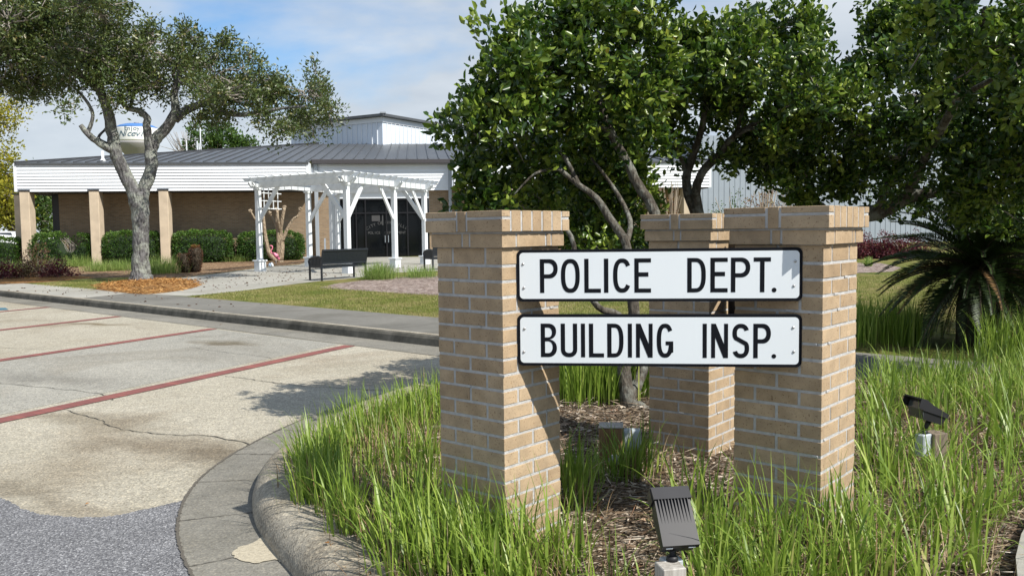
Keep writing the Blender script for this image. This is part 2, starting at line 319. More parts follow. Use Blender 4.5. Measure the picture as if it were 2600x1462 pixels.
# ------------------------------------------------------------------ object helpers
def tag(o, label=None, cat=None, group=None, kind=None):
    if label: o['label'] = label
    if cat: o['category'] = cat
    if group: o['group'] = group
    if kind: o['kind'] = kind
    return o
def empty(name, loc, rz=0., label=None, cat=None, group=None):
    o = bpy.data.objects.new(name, None); COL.objects.link(o); o.location = Vector([float(v) for v in loc]); o.rotation_euler = (0, 0, rz)
    o.empty_display_size = .1
    return tag(o, label, cat, group)
def copy_tree(o, parent=None):
    c = o.copy(); COL.objects.link(c)
    if parent: c.parent = parent
    for ch in list(o.children): copy_tree(ch, c)
    return c
class MB:
    def __init__(s): s.v = []; s.f = []; s.r = []
    def add(s, vs, fs, rnd=None):
        o = len(s.v); s.v += [tuple(float(c) for c in v) for v in vs]; s.f += [tuple(i + o for i in f) for f in fs]
        s.r += [random.random() if rnd is None else rnd] * len(vs)
    def box(s, c, d, rz=0., m=None, ch=0.):
        x, y, z = [v / 2 for v in d]; rr = random.random()
        if ch:
            k = ch; vs = []; 
            bm = bmesh.new(); bmesh.ops.create_cube(bm, size=1)
            for v in bm.verts: v.co = Vector((v.co.x * d[0], v.co.y * d[1], v.co.z * d[2]))
            bmesh.ops.bevel(bm, geom=bm.edges[:], offset=k, segments=1, affect='EDGES')
            bm.verts.index_update()
            vs = [v.co.copy() for v in bm.verts]; fs = [[v.index for v in f.verts] for f in bm.faces]; bm.free()
        else:
            vs = [Vector(p) for p in ((-x, -y, -z), (x, -y, -z), (x, y, -z), (-x, y, -z), (-x, -y, z), (x, -y, z), (x, y, z), (-x, y, z))]
            fs = [(0, 3, 2, 1), (4, 5, 6, 7), (0, 1, 5, 4), (1, 2, 6, 5), (2, 3, 7, 6), (3, 0, 4, 7)]
        T = Matrix.Translation(Vector([float(q) for q in c])) @ (m.to_4x4() if m else Matrix.Rotation(rz, 4, 'Z'))
        s.add([T @ v for v in vs], fs, rr); return s
    def b2(s, x0, x1, y0, y1, z0, z1, ch=0.): return s.box(((x0 + x1) / 2, (y0 + y1) / 2, (z0 + z1) / 2), (abs(x1 - x0), abs(y1 - y0), abs(z1 - z0)), ch=ch)
    def bar(s, p, q, w, h=None, up=(0, 0, 1), ch=0.):
        p = Vector([float(a) for a in p]); q = Vector([float(a) for a in q]); d = q - p; L = d.length; x = d.normalized(); u = Vector(up)
        if abs(x.dot(u)) > .98: u = Vector((0, 1, 0))
        y = u.cross(x).normalized(); z = x.cross(y)
        m = Matrix((x, y, z)).transposed(); return s.box((p + q) / 2, (L, w, h or w), m=m, ch=ch)
    def tube(s, pts, rad, n=8, cap=True, jit=0.):
        pts = [Vector([float(a) for a in p]) for p in pts]
        if not isinstance(rad, (list, tuple)): rad = [rad] * len(pts)
        vs = []; fs = []; ref = Vector((.3, .9, .1)).normalized()
        for i, p in enumerate(pts):
            t = (pts[min(i + 1, len(pts) - 1)] - pts[max(i - 1, 0)]).normalized()
            a = t.cross(ref)
            if a.length < .1: a = t.cross(Vector((1, 0, 0)))
            a.normalize(); b = t.cross(a)
            for k in range(n):
                th = 2 * math.pi * k / n; r = rad[i] * (1 + (random.uniform(-jit, jit) if jit else 0)); vs.append(p + a * (math.cos(th) * r) + b * (math.sin(th) * r))
        for i in range(len(pts) - 1):
            for k in range(n): fs.append((i * n + k, i * n + (k + 1) % n, (i + 1) * n + (k + 1) % n, (i + 1) * n + k))
        if cap: fs.append(tuple(range(n))[::-1]); fs.append(tuple((len(pts) - 1) * n + k for k in range(n)))
        s.add(vs, fs); return s
    def lathe(s, prof, n=24, c=(0, 0, 0)):
        vs = []; fs = []
        for (r, z) in prof:
            for k in range(n): th = 2 * math.pi * k / n; vs.append((c[0] + r * math.cos(th), c[1] + r * math.sin(th), c[2] + z))
        for i in range(len(prof) - 1):
            for k in range(n): fs.append((i * n + k, i * n + (k + 1) % n, (i + 1) * n + (k + 1) % n, (i + 1) * n + k))
        fs.append(tuple(range(n))[::-1]); fs.append(tuple((len(prof) - 1) * n + k for k in range(n)))
        s.add(vs, fs); return s
    def build(s, name, mat, parent=None, smooth=False, loc=None):
        me = bpy.data.meshes.new(name); me.from_pydata(s.v, [], s.f); me.materials.append(M[mat])
        a = me.attributes.new('rnd', 'FLOAT', 'POINT'); a.data.foreach_set('value', s.r)
        if smooth: me.polygons.foreach_set('use_smooth', [True] * len(me.polygons))
        me.update(); o = bpy.data.objects.new(name, me); COL.objects.link(o)
        if parent: o.parent = parent
        if loc is not None: o.location = loc
        return o
def npmesh(name, V, F, rnd, mat, parent=None, smooth=False):
    me = bpy.data.meshes.new(name); V = np.asarray(V, np.float32); F = np.asarray(F, np.int32); k = F.shape[1]
    me.vertices.add(len(V)); me.vertices.foreach_set('co', V.ravel())
    me.loops.add(F.size); me.loops.foreach_set('vertex_index', F.ravel())
    me.polygons.add(len(F)); me.polygons.foreach_set('loop_start', np.arange(0, F.size, k, dtype=np.int32)); me.polygons.foreach_set('loop_total', np.full(len(F), k, np.int32))
    if smooth: me.polygons.foreach_set('use_smooth', np.ones(len(F), bool))
    a = me.attributes.new('rnd', 'FLOAT', 'POINT'); a.data.foreach_set('value', np.asarray(rnd, np.float32))
    me.materials.append(M[mat]); me.update(calc_edges=True); me.validate()
    o = bpy.data.objects.new(name, me); COL.objects.link(o)
    if parent: o.parent = parent
    return o
def poly(name, pts, mat, parent=None, thick=0., uvdir=None):
    bm = bmesh.new(); vs = [bm.verts.new([float(c) for c in p]) for p in pts]
    f = bm.faces.new(vs); bm.normal_update()
    if f.normal.z < 0: f.normal_flip()
    bmesh.ops.triangulate(bm, faces=bm.faces[:])
    if thick:
        r = bmesh.ops.extrude_face_region(bm, geom=bm.faces[:])
        for v in [g for g in r['geom'] if isinstance(g, bmesh.types.BMVert)]: v.co.z += thick
        bmesh.ops.recalc_face_normals(bm, faces=bm.faces[:])
    me = bpy.data.meshes.new(name); bm.to_mesh(me); bm.free(); me.materials.append(M[mat])
    o = bpy.data.objects.new(name, me); COL.objects.link(o)
    if parent: o.parent = parent
    return o
def inpoly(P, x, y):
    c = np.zeros(np.shape(x), bool); n = len(P)
    for i in range(n):
        x1, y1 = P[i][:2]; x2, y2 = P[(i + 1) % n][:2]
        if y1 == y2: continue
        k = ((y1 > y) != (y2 > y)) & (x < (x2 - x1) * (y - y1) / (y2 - y1) + x1); c ^= k
    return c
def unit(v): return v / np.maximum(np.linalg.norm(v, axis=-1, keepdims=True), 1e-9)
def leaves(C, D, L, Wd, fold=.25, nup=None):
    """C bases, D directions, L lengths, Wd widths -> two-quad folded leaves (6 verts)"""
    N = len(C); D = unit(D); rr = rng.normal(size=(N, 3)); 
    if nup is not None: rr = rr * .45 + nup
    S = unit(np.cross(D, rr)); Nn = np.cross(S, D)
    L = np.broadcast_to(L, N)[:, None]; Wd = np.broadcast_to(Wd, N)[:, None]
    b = C; t = C + D * L - Nn * L * .12
    l1 = C + D * L * .35 + S * Wd * .5 + Nn * Wd * fold; l2 = C + D * L * .72 + S * Wd * .42 + Nn * Wd * fold * .7
    r1 = C + D * L * .35 - S * Wd * .5 + Nn * Wd * fold; r2 = C + D * L * .72 - S * Wd * .42 + Nn * Wd * fold * .7
    V = np.stack([b, l1, l2, t, r2, r1], 1).reshape(-1, 3)
    i = np.arange(N)[:, None] * 6
    F = np.concatenate([i + np.array([0, 3, 2, 1]), i + np.array([0, 5, 4, 3])], 0)
    return V, F
def leaves1(C, D, L, Wd):
    N = len(C); D = unit(D); S = unit(np.cross(D, rng.normal(size=(N, 3)))); L = np.broadcast_to(L, N)[:, None]; Wd = np.broadcast_to(Wd, N)[:, None]
    V = np.stack([C, C + D * L * .5 + S * Wd * .5, C + D * L, C + D * L * .5 - S * Wd * .5], 1).reshape(-1, 3)
    i = np.arange(N)[:, None] * 4; return V, i + np.array([0, 1, 2, 3])
def blades(B, H, lean, az, Wd, seg=5, curl=1.):
    """ribbon blades: bases B (N,3), lengths H, lean (0 upright .. 1 falling), azimuth az"""
    N = len(B); hd = np.stack([np.cos(az), np.sin(az), np.zeros(N)], 1); sd = np.stack([-np.sin(az + rng.normal(0, .5, N)), np.cos(az), np.zeros(N)], 1); sd = unit(sd)
    p = B.copy(); ang = lean * .35; V = np.zeros((N, seg + 1, 2, 3))
    for k in range(seg + 1):
        w = Wd * (1 - (k / seg) ** 2.2) * .5 + .0002
        if k == 0: w = Wd * .32
        V[:, k, 0] = p + sd * w[:, None]; V[:, k, 1] = p - sd * w[:, None]
        a = ang + lean * curl * ((k + .5) / seg) ** 1.6 * 1.5
        p = p + (hd * np.sin(a)[:, None] + np.array([0, 0, 1.]) * np.cos(a)[:, None]) * (H / seg)[:, None]
    V = V.reshape(N * (seg + 1) * 2, 3); o = (np.arange(N) * (seg + 1) * 2)[:, None, None]
    k = (np.arange(seg) * 2)[None, :, None]; F = (o + k + np.array([0, 1, 3, 2])[None, None, :]).reshape(-1, 4)
    return V, F
def merge(parts):
    V = []; F = []; Rn = []; o = 0
    for v, f, r in parts: V.append(v); F.append(f + o); Rn.append(r); o += len(v)
    return np.concatenate(V), np.concatenate(F), np.concatenate(Rn)
def add_uv(o):
    me = o.data; uv = me.uv_layers.new(name='UVMap')
    for p in me.polygons:
        n = p.normal
        for li in p.loop_indices:
            c = me.vertices[me.loops[li].vertex_index].co
            uv.data[li].uv = (c.x, c.y) if abs(n.z) > .7 else (c.x * -n.y + c.y * n.x, c.z)
    return o
def S(o, kind='structure'): o['kind'] = kind; return o
def catmull(P, k=6):
    P = [np.array(p, float) for p in P]; out = []
    for i in range(len(P) - 1):
        a, b, c, d = P[max(i - 1, 0)], P[i], P[i + 1], P[min(i + 2, len(P) - 1)]
        for j in range(k):
            t = j / k; out.append(.5 * ((2 * b) + (-a + c) * t + (2 * a - 5 * b + 4 * c - d) * t * t + (-a + 3 * b - 3 * c + d) * t ** 3))
    out.append(P[-1]); return np.array(out)

# ------------------------------------------------------------------ ground, lot, sidewalk, walkway
S(poly('ground', [(-1500, -300, -.03), (1500, -300, -.03), (1500, 2500, -.03), (-1500, 2500, -.03)], 'lawn'))
lot = S(poly('parking_lot', [cl(-70, 0), cl(45, 0), cl(45, -60), cl(-70, -60)], 'lot_concrete'))
def ribbon(pts, w, z, jit=0.):
    P = catmull([np.array(p[:2]) for p in pts], 8); vs = []; fs = []
    for i, p in enumerate(P):
        t = P[min(i + 1, len(P) - 1)] - P[max(i - 1, 0)]; t /= np.linalg.norm(t) + 1e-9; nn = np.array([-t[1], t[0]])
        off = nn * (random.uniform(-jit, jit)); ww = w * (random.uniform(.4, 1.3) if jit else 1) / 2
        a = p + off + nn * ww; b = p + off - nn * ww; vs += [(a[0], a[1], z), (b[0], b[1], z)]
        if i: k = 2 * i; fs.append((k - 2, k - 1, k + 1, k))
    return vs, fs
def cracks():
    b = MB()
    for w, pts in ((.012, [(-4.15, 7.88), (-3.68, 7.48), (-3.29, 7.08), (-2.8, 6.83), (-2.43, 6.76), (-1.96, 6.45)]),
                   (.014, [(-3.26, 9.65), (-2.82, 9.36), (-2.55, 9.17), (-2.07, 8.91), (-1.2, 8.6)]),
                   (.010, [(-5.63, 9.36), (-5.1, 9.11), (-4.65, 8.9), (-4.15, 8.61), (-3.9, 8.3)]),
                   (.008, [(-4.6, 12.2), (-3.9, 11.6), (-3.2, 11.1), (-2.9, 10.6)]), (.008, [(-9.5, 13.2), (-8.2, 12.9), (-7.2, 12.3), (-6.4, 12.2)])):
        v, f = ribbon(pts, w, .005, .018); b.add(v, f)
    b.build('pavement_crack', 'crack', lot)
    b = MB()
    v, f = ribbon([cl(-40, -.62), cl(0, -.62), cl(20, -.62), cl(36, -.62)], .018, .004, .003); b.add(v, f)
    b.build('pavement_joint', 'crack_joint', lot)
cracks()
# dark dirty pan between the joint and the curb
S(poly('street_gutter', [cl(-70, -.60, .003), cl(45, -.60, .003), cl(45, .02, .003), cl(-70, .02, .003)], 'gutter_concrete'))
S(poly('lot_slab', [(-2.5, 12.35, .002), (-5.0, 14.45, .002), (-8.05, 7.75, .002), (-5.55, 5.65, .002)], 'lot_grey'))
# brick parking stripes: far ends measured, running parallel away from the kerb
for i, (e0, e1) in enumerate((((-2.31, 12.15), (-4.48, 7.43)), ((-5.08, 14.55), (-7.25, 9.83)), ((-7.79, 16.99), (-9.96, 12.27)), ((-10.5, 19.43), (-12.67, 14.71)))):
    e0 = np.array(e0); d = np.array(e1) - e0; d /= np.linalg.norm(d); n_ = np.array([-d[1], d[0]]); L = 7.0
    me = bpy.data.meshes.new('brick_stripe'); P = [e0 - n_ * .1, e0 + d * L - n_ * .1, e0 + d * L + n_ * .1, e0 + n_ * .1]
    me.from_pydata([(p[0], p[1], .006) for p in P], [], [(0, 1, 2, 3)]); uvl = me.uv_layers.new(name='UVMap')
    for li, u in zip(range(4), ((0, 0), (0, L), (.2, L), (.2, 0))): uvl.data[li].uv = u
    me.materials.append(M['red_paver']); o = bpy.data.objects.new('brick_stripe', me); COL.objects.link(o); S(o)
S(poly('painted_marking', [G(-60, 783, .007), G(14, 781, .007), G(22, 786, .007), G(-60, 790, .007)], 'handicap_blue'))
asph = catmull([(-9, 6.4), (-5.5, 5.9), (-3.6, 5.42), (-3.17, 5.22), (-2.9, 5.0), (-2.67, 4.87), (-2.34, 4.83), (-2.16, 4.96), (-1.99, 5.12)], 6)
asph = catmull(asph, 4); asph = [(float(p[0]), float(p[1]) - .02 + random.uniform(-.012, .012), .006) for p in asph[:-2]]
FOOT = catmull([(6, -.6), (3.5, .6), (1.6, 1.5), (.3, 2.35), (-.5, 3.12), (-.86, 3.62), (-1.06, 3.96), (-1.26, 4.3), (-1.45, 4.70), (-1.58, 5.11), (-1.65, 5.5), (-1.66, 5.85), (-1.62, 6.3), (-1.45, 7.1), (-1.15, 7.9), (-.65, 8.75), (0, 9.5), (.75, 10.25)], 6)
def offs(P, d):
    t = np.gradient(P, axis=0); t /= np.linalg.norm(t, axis=1, keepdims=True); nn = np.stack([t[:, 1], -t[:, 0]], 1); return P + nn * d   # d>0 towards the bed
GOUT = offs(FOOT, -.40)
S(poly('asphalt', asph + [(p[0] + .02, p[1], .006) for p in GOUT[::-1] if p[1] < 5.12 and p[1] > -.5] + [(5, -8, .006), (-12, -8, .006)], 'asphalt'))
b = MB(); 
def sweep(P, prof, name, mat, smooth=True, kind='structure'):
    vs = []; fs = []; t = np.gradient(P, axis=0); t /= np.linalg.norm(t, axis=1, keepdims=True); nn = np.stack([t[:, 1], -t[:, 0]], 1); k = len(prof)
    for i, p in enumerate(P):
        for (d, z) in prof: q = p + nn[i] * d; vs.append((q[0], q[1], z))
        if i:
            for j in range(k - 1): a = (i - 1) * k + j; fs.append((a, a + 1, a + 1 + k, a + k))
    m = MB(); m.add(vs, fs, .5); o = m.build(name, mat, smooth=smooth); 
    if kind: S(o, kind)
    return o
isl = sweep(FOOT, [(-.42, -.01), (-.40, .009), (-.2, .010), (.02, .009)], 'gutter', 'gutter_concrete', False)
icurb = sweep(FOOT, [(.0, -.02), (.0, .04), (.018, .09), (.05, .13), (.095, .158), (.15, .17), (.22, .17), (.29, .16), (.33, .12), (.35, .02)], 'curb', 'curb_concrete')
jb = MB()
acc = 0
for i in range(1, len(FOOT)):
    acc += np.linalg.norm(FOOT[i] - FOOT[i - 1])
    if acc > .62 and 2.5 < FOOT[i][1] < 8.5:
        acc = 0; t = FOOT[i] - FOOT[i - 1]; t /= np.linalg.norm(t); n_ = np.array([t[1], -t[0]]); 
        v, f = ribbon([FOOT[i] - n_ * .40, FOOT[i] - n_ * .2, FOOT[i]], .008, .0135, .004); jb.add(v, f)
v, f = ribbon([tuple(p) for p in GOUT[8:80]], .02, .0125, .004); jb.add(v, f)
jb.build('gutter_joint', 'crack_joint', isl)
sp = []
_q = [G(x, y, .0145) for x, y in ((588, 1404), (606, 1388), (640, 1378), (664, 1362), (676, 1370), (690, 1388), (704, 1408), (716, 1424), (690, 1420), (650, 1428), (606, 1420))]
for a_ in catmull(_q + [_q[0]], 5)[:-1]: sp.append((a_[0] + random.uniform(-.006, .006), a_[1] + random.uniform(-.008, .008), .0145))
S(poly('sand_patch', sp, 'sand'))
# far kerb: rounded front edge, face darker than the top
def straight_curb():
    prof = [(.0, 0), (.012, .10), (.03, .138), (.06, .15), (.155, .152), (.155, .0)]
    ts = list(np.arange(-70, 45, 1.0)); vs = []; fs = []; k = len(prof)
    for i, t in enumerate(ts):
        for d, z in prof: vs.append(cl(t, d, z))
        if i:
            for j in range(k - 1): a = (i - 1) * k + j; fs.append((a, a + k, a + k + 1, a + 1))
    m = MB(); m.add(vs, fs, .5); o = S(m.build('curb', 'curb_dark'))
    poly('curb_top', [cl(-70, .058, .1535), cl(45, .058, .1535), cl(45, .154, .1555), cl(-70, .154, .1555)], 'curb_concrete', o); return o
straight_curb()
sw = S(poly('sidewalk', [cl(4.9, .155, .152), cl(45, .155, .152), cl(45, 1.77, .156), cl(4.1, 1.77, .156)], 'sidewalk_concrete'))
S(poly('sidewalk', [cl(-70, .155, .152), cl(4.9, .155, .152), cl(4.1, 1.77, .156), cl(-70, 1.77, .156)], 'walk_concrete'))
jb = MB()
for t in np.arange(-60, 40, 1.85):
    v, f = ribbon([cl(t, .16), cl(t + .0, 1.0), cl(t, 1.76)], .01, .158, .002); jb.add(v, f)
jb.build('sidewalk_joint', 'crack_joint', sw)
def Zl(n): return .15 + .013 * max(0, n - 1.77)
S(poly('lawn', [cl(-70, 1.77, Zl(1.77)), cl(45, 1.77, Zl(1.77)), cl(45, 60, Zl(60)), cl(-70, 60, Zl(60))], 'lawn'))
def pxpoly(name, pts, mat, dz): return S(poly(name, [GL(x, y, dz) for x, y in pts], mat))
pxpoly('walkway', [(473, 752), (540, 746), (620, 738), (700, 727), (800, 715), (880, 708), (960, 699), (1010, 692), (1110, 688), (1400, 684), (1400, 640), (1110, 650), (1090, 652), (845, 653), (800, 658), (760, 672), (700, 676), (640, 683), (560, 694), (480, 703), (400, 712), (330, 722), (235, 739), (300, 744), (380, 747)], 'walk_concrete', .004)
pxpoly('pine_straw_bed', [(-150, 700), (0, 716), (60, 716), (150, 712), (240, 706), (330, 704), (400, 709), (480, 702), (560, 693), (640, 682), (700, 675), (760, 671), (800, 657), (770, 650), (500, 650), (200, 648), (-150, 645)], 'bed_far', .003)
pxpoly('pine_straw', [(-150, 712), (0, 722), (90, 718), (170, 712), (240, 704), (180, 700), (100, 701), (0, 706), (-150, 700)], 'pine_straw', .006)
pxpoly('wood_chips', [(810, 731), (850, 721), (920, 712), (1010, 704), (1120, 700), (1300, 702), (1300, 765), (1120, 750), (1040, 747), (960, 741), (880, 736)], 'mulch_grey', .005)
# pine straw ring round the oak: a low mound
def mound(pts, h, name, mat):
    P = np.array([GL(x, y) for x, y in pts]); c = P.mean(0); P = catmull(list(P) + [P[0]], 4)[:-1]; vs = [tuple(c + np.array([0, 0, h]))]; fs = []; n = len(P)
    for j, s_ in enumerate((.35, .7, .9, 1.0)):
        for p in P:
            q = c + (p - c) * s_; q[2] += h * (1 - s_ ** 3) + (.01 if s_ < 1 else -.01) + random.uniform(-.008, .012) * (s_ < 1); vs.append(tuple(q))
    for k in range(n): fs.append((0, 1 + k, 1 + (k + 1) % n))
    for j in range(3):
        for k in range(n): a = 1 + j * n + k; bb = 1 + j * n + (k + 1) % n; fs.append((a, a + n, bb + n, bb))
    m = MB(); m.add(vs, fs); return S(m.build(name, mat, smooth=True)), P
mo, moP = mound([(235, 735), (262, 727), (310, 716), (360, 708), (420, 708), (480, 714), (512, 723), (485, 734), (430, 743), (360, 748), (290, 742)], .10, 'straw_mound', 'pine_straw')

# ------------------------------------------------------------------ raised bed in front
BP = np.concatenate([offs(FOOT, .27), np.array([cl(t, .05)[:2] for t in (19.5, 24, 30, 36)]), np.array([[16, -2]])])
def zb(x, y):
    x = np.asarray(x, float); y = np.asarray(y, float); sh = x.shape; x = x.ravel(); y = y.ravel()
    d = np.full(x.shape, 9.); 
    for i in range(0, len(FOOT) - 1):
        a = FOOT[i]; e = FOOT[i + 1] - a; t = np.clip(((x - a[0]) * e[0] + (y - a[1]) * e[1]) / (e @ e), 0, 1); d = np.minimum(d, np.hypot(x - a[0] - t * e[0], y - a[1] - t * e[1]))
    nn = -((x - CA[0]) * CN[0] + (y - CA[1]) * CN[1]); d = np.minimum(d, np.maximum(nn, 0) + .27)
    s_ = np.clip((d - .27) / 1.3, 0, 1); s_ = s_ * s_ * (3 - 2 * s_)
    return (.145 + .10 * s_ + .012 * np.sin(x * 5.1 + 1) * np.sin(y * 4.3) * s_).reshape(sh)
def GB(px, py):
    z = .22
    for _ in range(5): p = G(px, py, z); z = float(zb(p[0], p[1]))
    return np.array([p[0], p[1], z])
def bed():
    s_ = .07; xs = np.arange(-2, 9, s_); ys = np.arange(-.5, 11, s_); X, Y = np.meshgrid(xs, ys, indexing='ij')
    ins = inpoly(BP, X + s_ / 2, Y + s_ / 2); Zz = zb(X, Y) + rng.normal(0, .006, X.shape)
    idx = np.arange(X.size).reshape(X.shape); I = ins[:-1, :-1]
    F = np.stack([idx[:-1, :-1][I], idx[1:, :-1][I], idx[1:, 1:][I], idx[:-1, 1:][I]], 1)
    o = npmesh('planting_bed', np.stack([X, Y, Zz], -1).reshape(-1, 3), F, np.full(X.size, .5), 'mulch_near', smooth=True); return S(o)
bed()
S(poly('stone_slab', [GB(*p) + np.array([0, 0, .02]) for p in ((2690, 1290), (2625, 1330), (2592, 1390), (2578, 1450), (2590, 1580), (2800, 1580), (2800, 1290))], 'walk_concrete', thick=.04))
def chips(n, x0, x1, y0, y1, L, Wd, name, mat, zf, reg=None, lift=.012):
    x = rng.uniform(x0, x1, n); y = rng.uniform(y0, y1, n)
    k = inpoly(reg, x, y); x = x[k]; y = y[k]; n = len(x)
    C = np.stack([x, y, zf(x, y) + rng.uniform(.002, lift, n)], 1); a = rng.uniform(0, 2 * math.pi, n)
    D = np.stack([np.cos(a), np.sin(a), rng.normal(0, .18, n)], 1)
    V, F = leaves1(C, D, rng.uniform(*L, n), rng.uniform(*Wd, n)); return V, F, np.repeat(rng.random(n), 4)
v, f, r = merge([chips(38000, -1.7, 4.2, 2.4, 8.5, (.02, .075), (.004, .015), '', '', zb, BP, .024), chips(12000, -1.7, 4.2, 2.4, 7, (.06, .22), (.002, .005), '', '', zb, BP, .055)])
tag(npmesh('wood_mulch', v, f, r, 'chip'), 'loose brown and grey mulch chips and straw covering the bed under the brick sign piers', 'mulch', kind='stuff')
n = 9000; cx_, cy_ = moP.mean(0)[:2]; x = rng.uniform(moP[:, 0].min() - .1, moP[:, 0].max() + .1, n); y = rng.uniform(moP[:, 1].min(), moP[:, 1].max(), n)
k = inpoly(moP, x, y); x = x[k]; y = y[k]; n = len(x); rad = np.hypot((x - cx_) / 1.6, (y - cy_) / 2.2).clip(0, 1); C = np.stack([x, y, zl(cx_, cy_) + .02 + .10 * (1 - rad ** 2) + rng.uniform(0, .03, n)], 1)
a = rng.uniform(0, 6.28, n); V_, F_ = leaves1(C, np.stack([np.cos(a), np.sin(a), rng.normal(.1, .3, n)], 1), rng.uniform(.06, .2, n), rng.uniform(.008, .02, n))
tag(npmesh('pine_straw_litter', V_, F_, np.repeat(rng.random(n), 4), 'straw_chip'), 'orange pine straw heaped round the foot of the oak trunk', 'pine straw', kind='stuff')

# ------------------------------------------------------------------ brick piers
ZK, HK, WP = 1.4486, .068, .397
def pier(label, x, y, th, par, zbase):
    th = R(th); cx0 = x + WP / 2 * (-math.cos(th) + math.sin(th)); cy0 = y + WP / 2 * (math.sin(th) + math.cos(th))
    root = empty('brick_pier', (cx0, cy0, 0), -th, label, 'brick pier', 'brick sign piers')
    h = WP / 2; core = MB(); core.b2(-h + .0025, h - .0025, -h + .0025, h - .0025, .05, 1.535)
    core.b2(-h - .0155, h + .0155, -h - .0155, h + .0155, 1.5305, 1.598); core.b2(-h - .034, h + .034, -h - .034, h + .034, 1.5985, 1.684)
    sh = MB(); D = .092; J = .013; j_ = lambda: random.uniform(-.0012, .0012)
    for j in range(0, 20):
        z1 = ZK - (j - 1) * HK - J / 2; z0 = ZK - j * HK + J / 2
        if j == 0: z1 = 1.524
        if z1 < zbase - .1: break
        t = (j % 2 == par)          # True: x faces own the corners
        for s_ in (-1, 1):
            if t:
                for a0, a1 in ((-h, -J / 2), (J / 2, h)): e = j_(); sh.b2(s_ * (h + e), s_ * (h - D), a0 + (j_() if a0 > -h else 0), a1, z0 + j_() * .6, z1 + j_() * .6, ch=.0012)
                e = j_(); sh.b2(-h + D + J, h - D - J, s_ * (h + e), s_ * (h - D), z0 + j_() * .6, z1 + j_() * .6, ch=.0012)
            else:
                for a0, a1 in ((-h, -J / 2), (J / 2, h)): e = j_(); sh.b2(a0, a1, s_ * (h + e), s_ * (h - D), z0 + j_() * .6, z1 + j_() * .6, ch=.0012)
                e = j_(); sh.b2(s_ * (h + e), s_ * (h - D), -h + D + J, h - D - J, z0 + j_() * .6, z1 + j_() * .6, ch=.0012)
    sh.build('shaft', 'brick', root)
    cb = MB(); H = h + .0185; z0, z1 = 1.528, 1.587
    for s_ in (-1, 1):
        for a0, a1 in ((-H, -H + .19), (-H + .20, -H + .235), (-H + .245, H)): cb.b2(a0, a1, s_ * (H + j_()), s_ * (H - .09), z0 + j_(), z1, ch=.0015)
        for a0, a1 in ((-H + .10, -H + .295), (-H + .306, H - .10)): cb.b2(s_ * (H + j_()), s_ * (H - .085), a0, a1, z0 + j_(), z1, ch=.0015)
    cb.build('corbel_course', 'brick', root)
    cp = MB(); H = h + .0369; z0, z1 = 1.5966, 1.6867
    for s_ in (-1, 1):
        for a0, a1 in ((-H, -.042), (.042 - .012, H)):
            cp.b2(a0, a1, s_ * (H + j_()), s_ * (H - .052), z0 + j_(), z0 + .052, ch=.0015); cp.b2(a0, a1, s_ * (H + j_()), s_ * (H - .052), z0 + .064, z1 + j_(), ch=.0015)
        cp.b2(-.030, .018, s_ * (H + j_()), s_ * (H - .052), z0, z1 + j_(), ch=.0015)
    n_ = 5; span = 2 * (H - .052 - .011); wb = (span - .011 * (n_ - 1)) / n_
    for i in range(n_):
        y0 = -span / 2 + i * (wb + .011)
        for a0, a1 in ((-H, -.006), (.006, H)): cp.b2(a0 + j_(), a1 + j_(), y0, y0 + wb, z0 + j_(), z1 + j_(), ch=.0015)
    cp.build('cap_course', 'brick', root)
    bd = core
    for j in range(0, 18):
        z = ZK - j * HK
        if j < 1 or random.random() < .65:
            for s_ in (-1, 1):
                if random.random() < .55: bd.box((s_ * h * .998, random.uniform(-h, h) * .98, z), (.006, random.uniform(.01, .05), .012), ch=.002)
                if random.random() < .55: bd.box((random.uniform(-h, h) * .98, s_ * h * .998, z), (random.uniform(.01, .05), .006, .012), ch=.002)
    core.build('mortar', 'mortar', root)
    return root
pier('front brick pier left of the white sign boards, grass round its foot', -.0416, 3.703, 40.87, 0, .25)
pier('brick pier right of the sign boards, tallest looking of the three', 1.2917, 3.5681, 41.0, 1, .25)
pier('rear brick pier seen half hidden behind the right hand brick pier', 1.1466, 4.9977, 38.34, 1, .25)

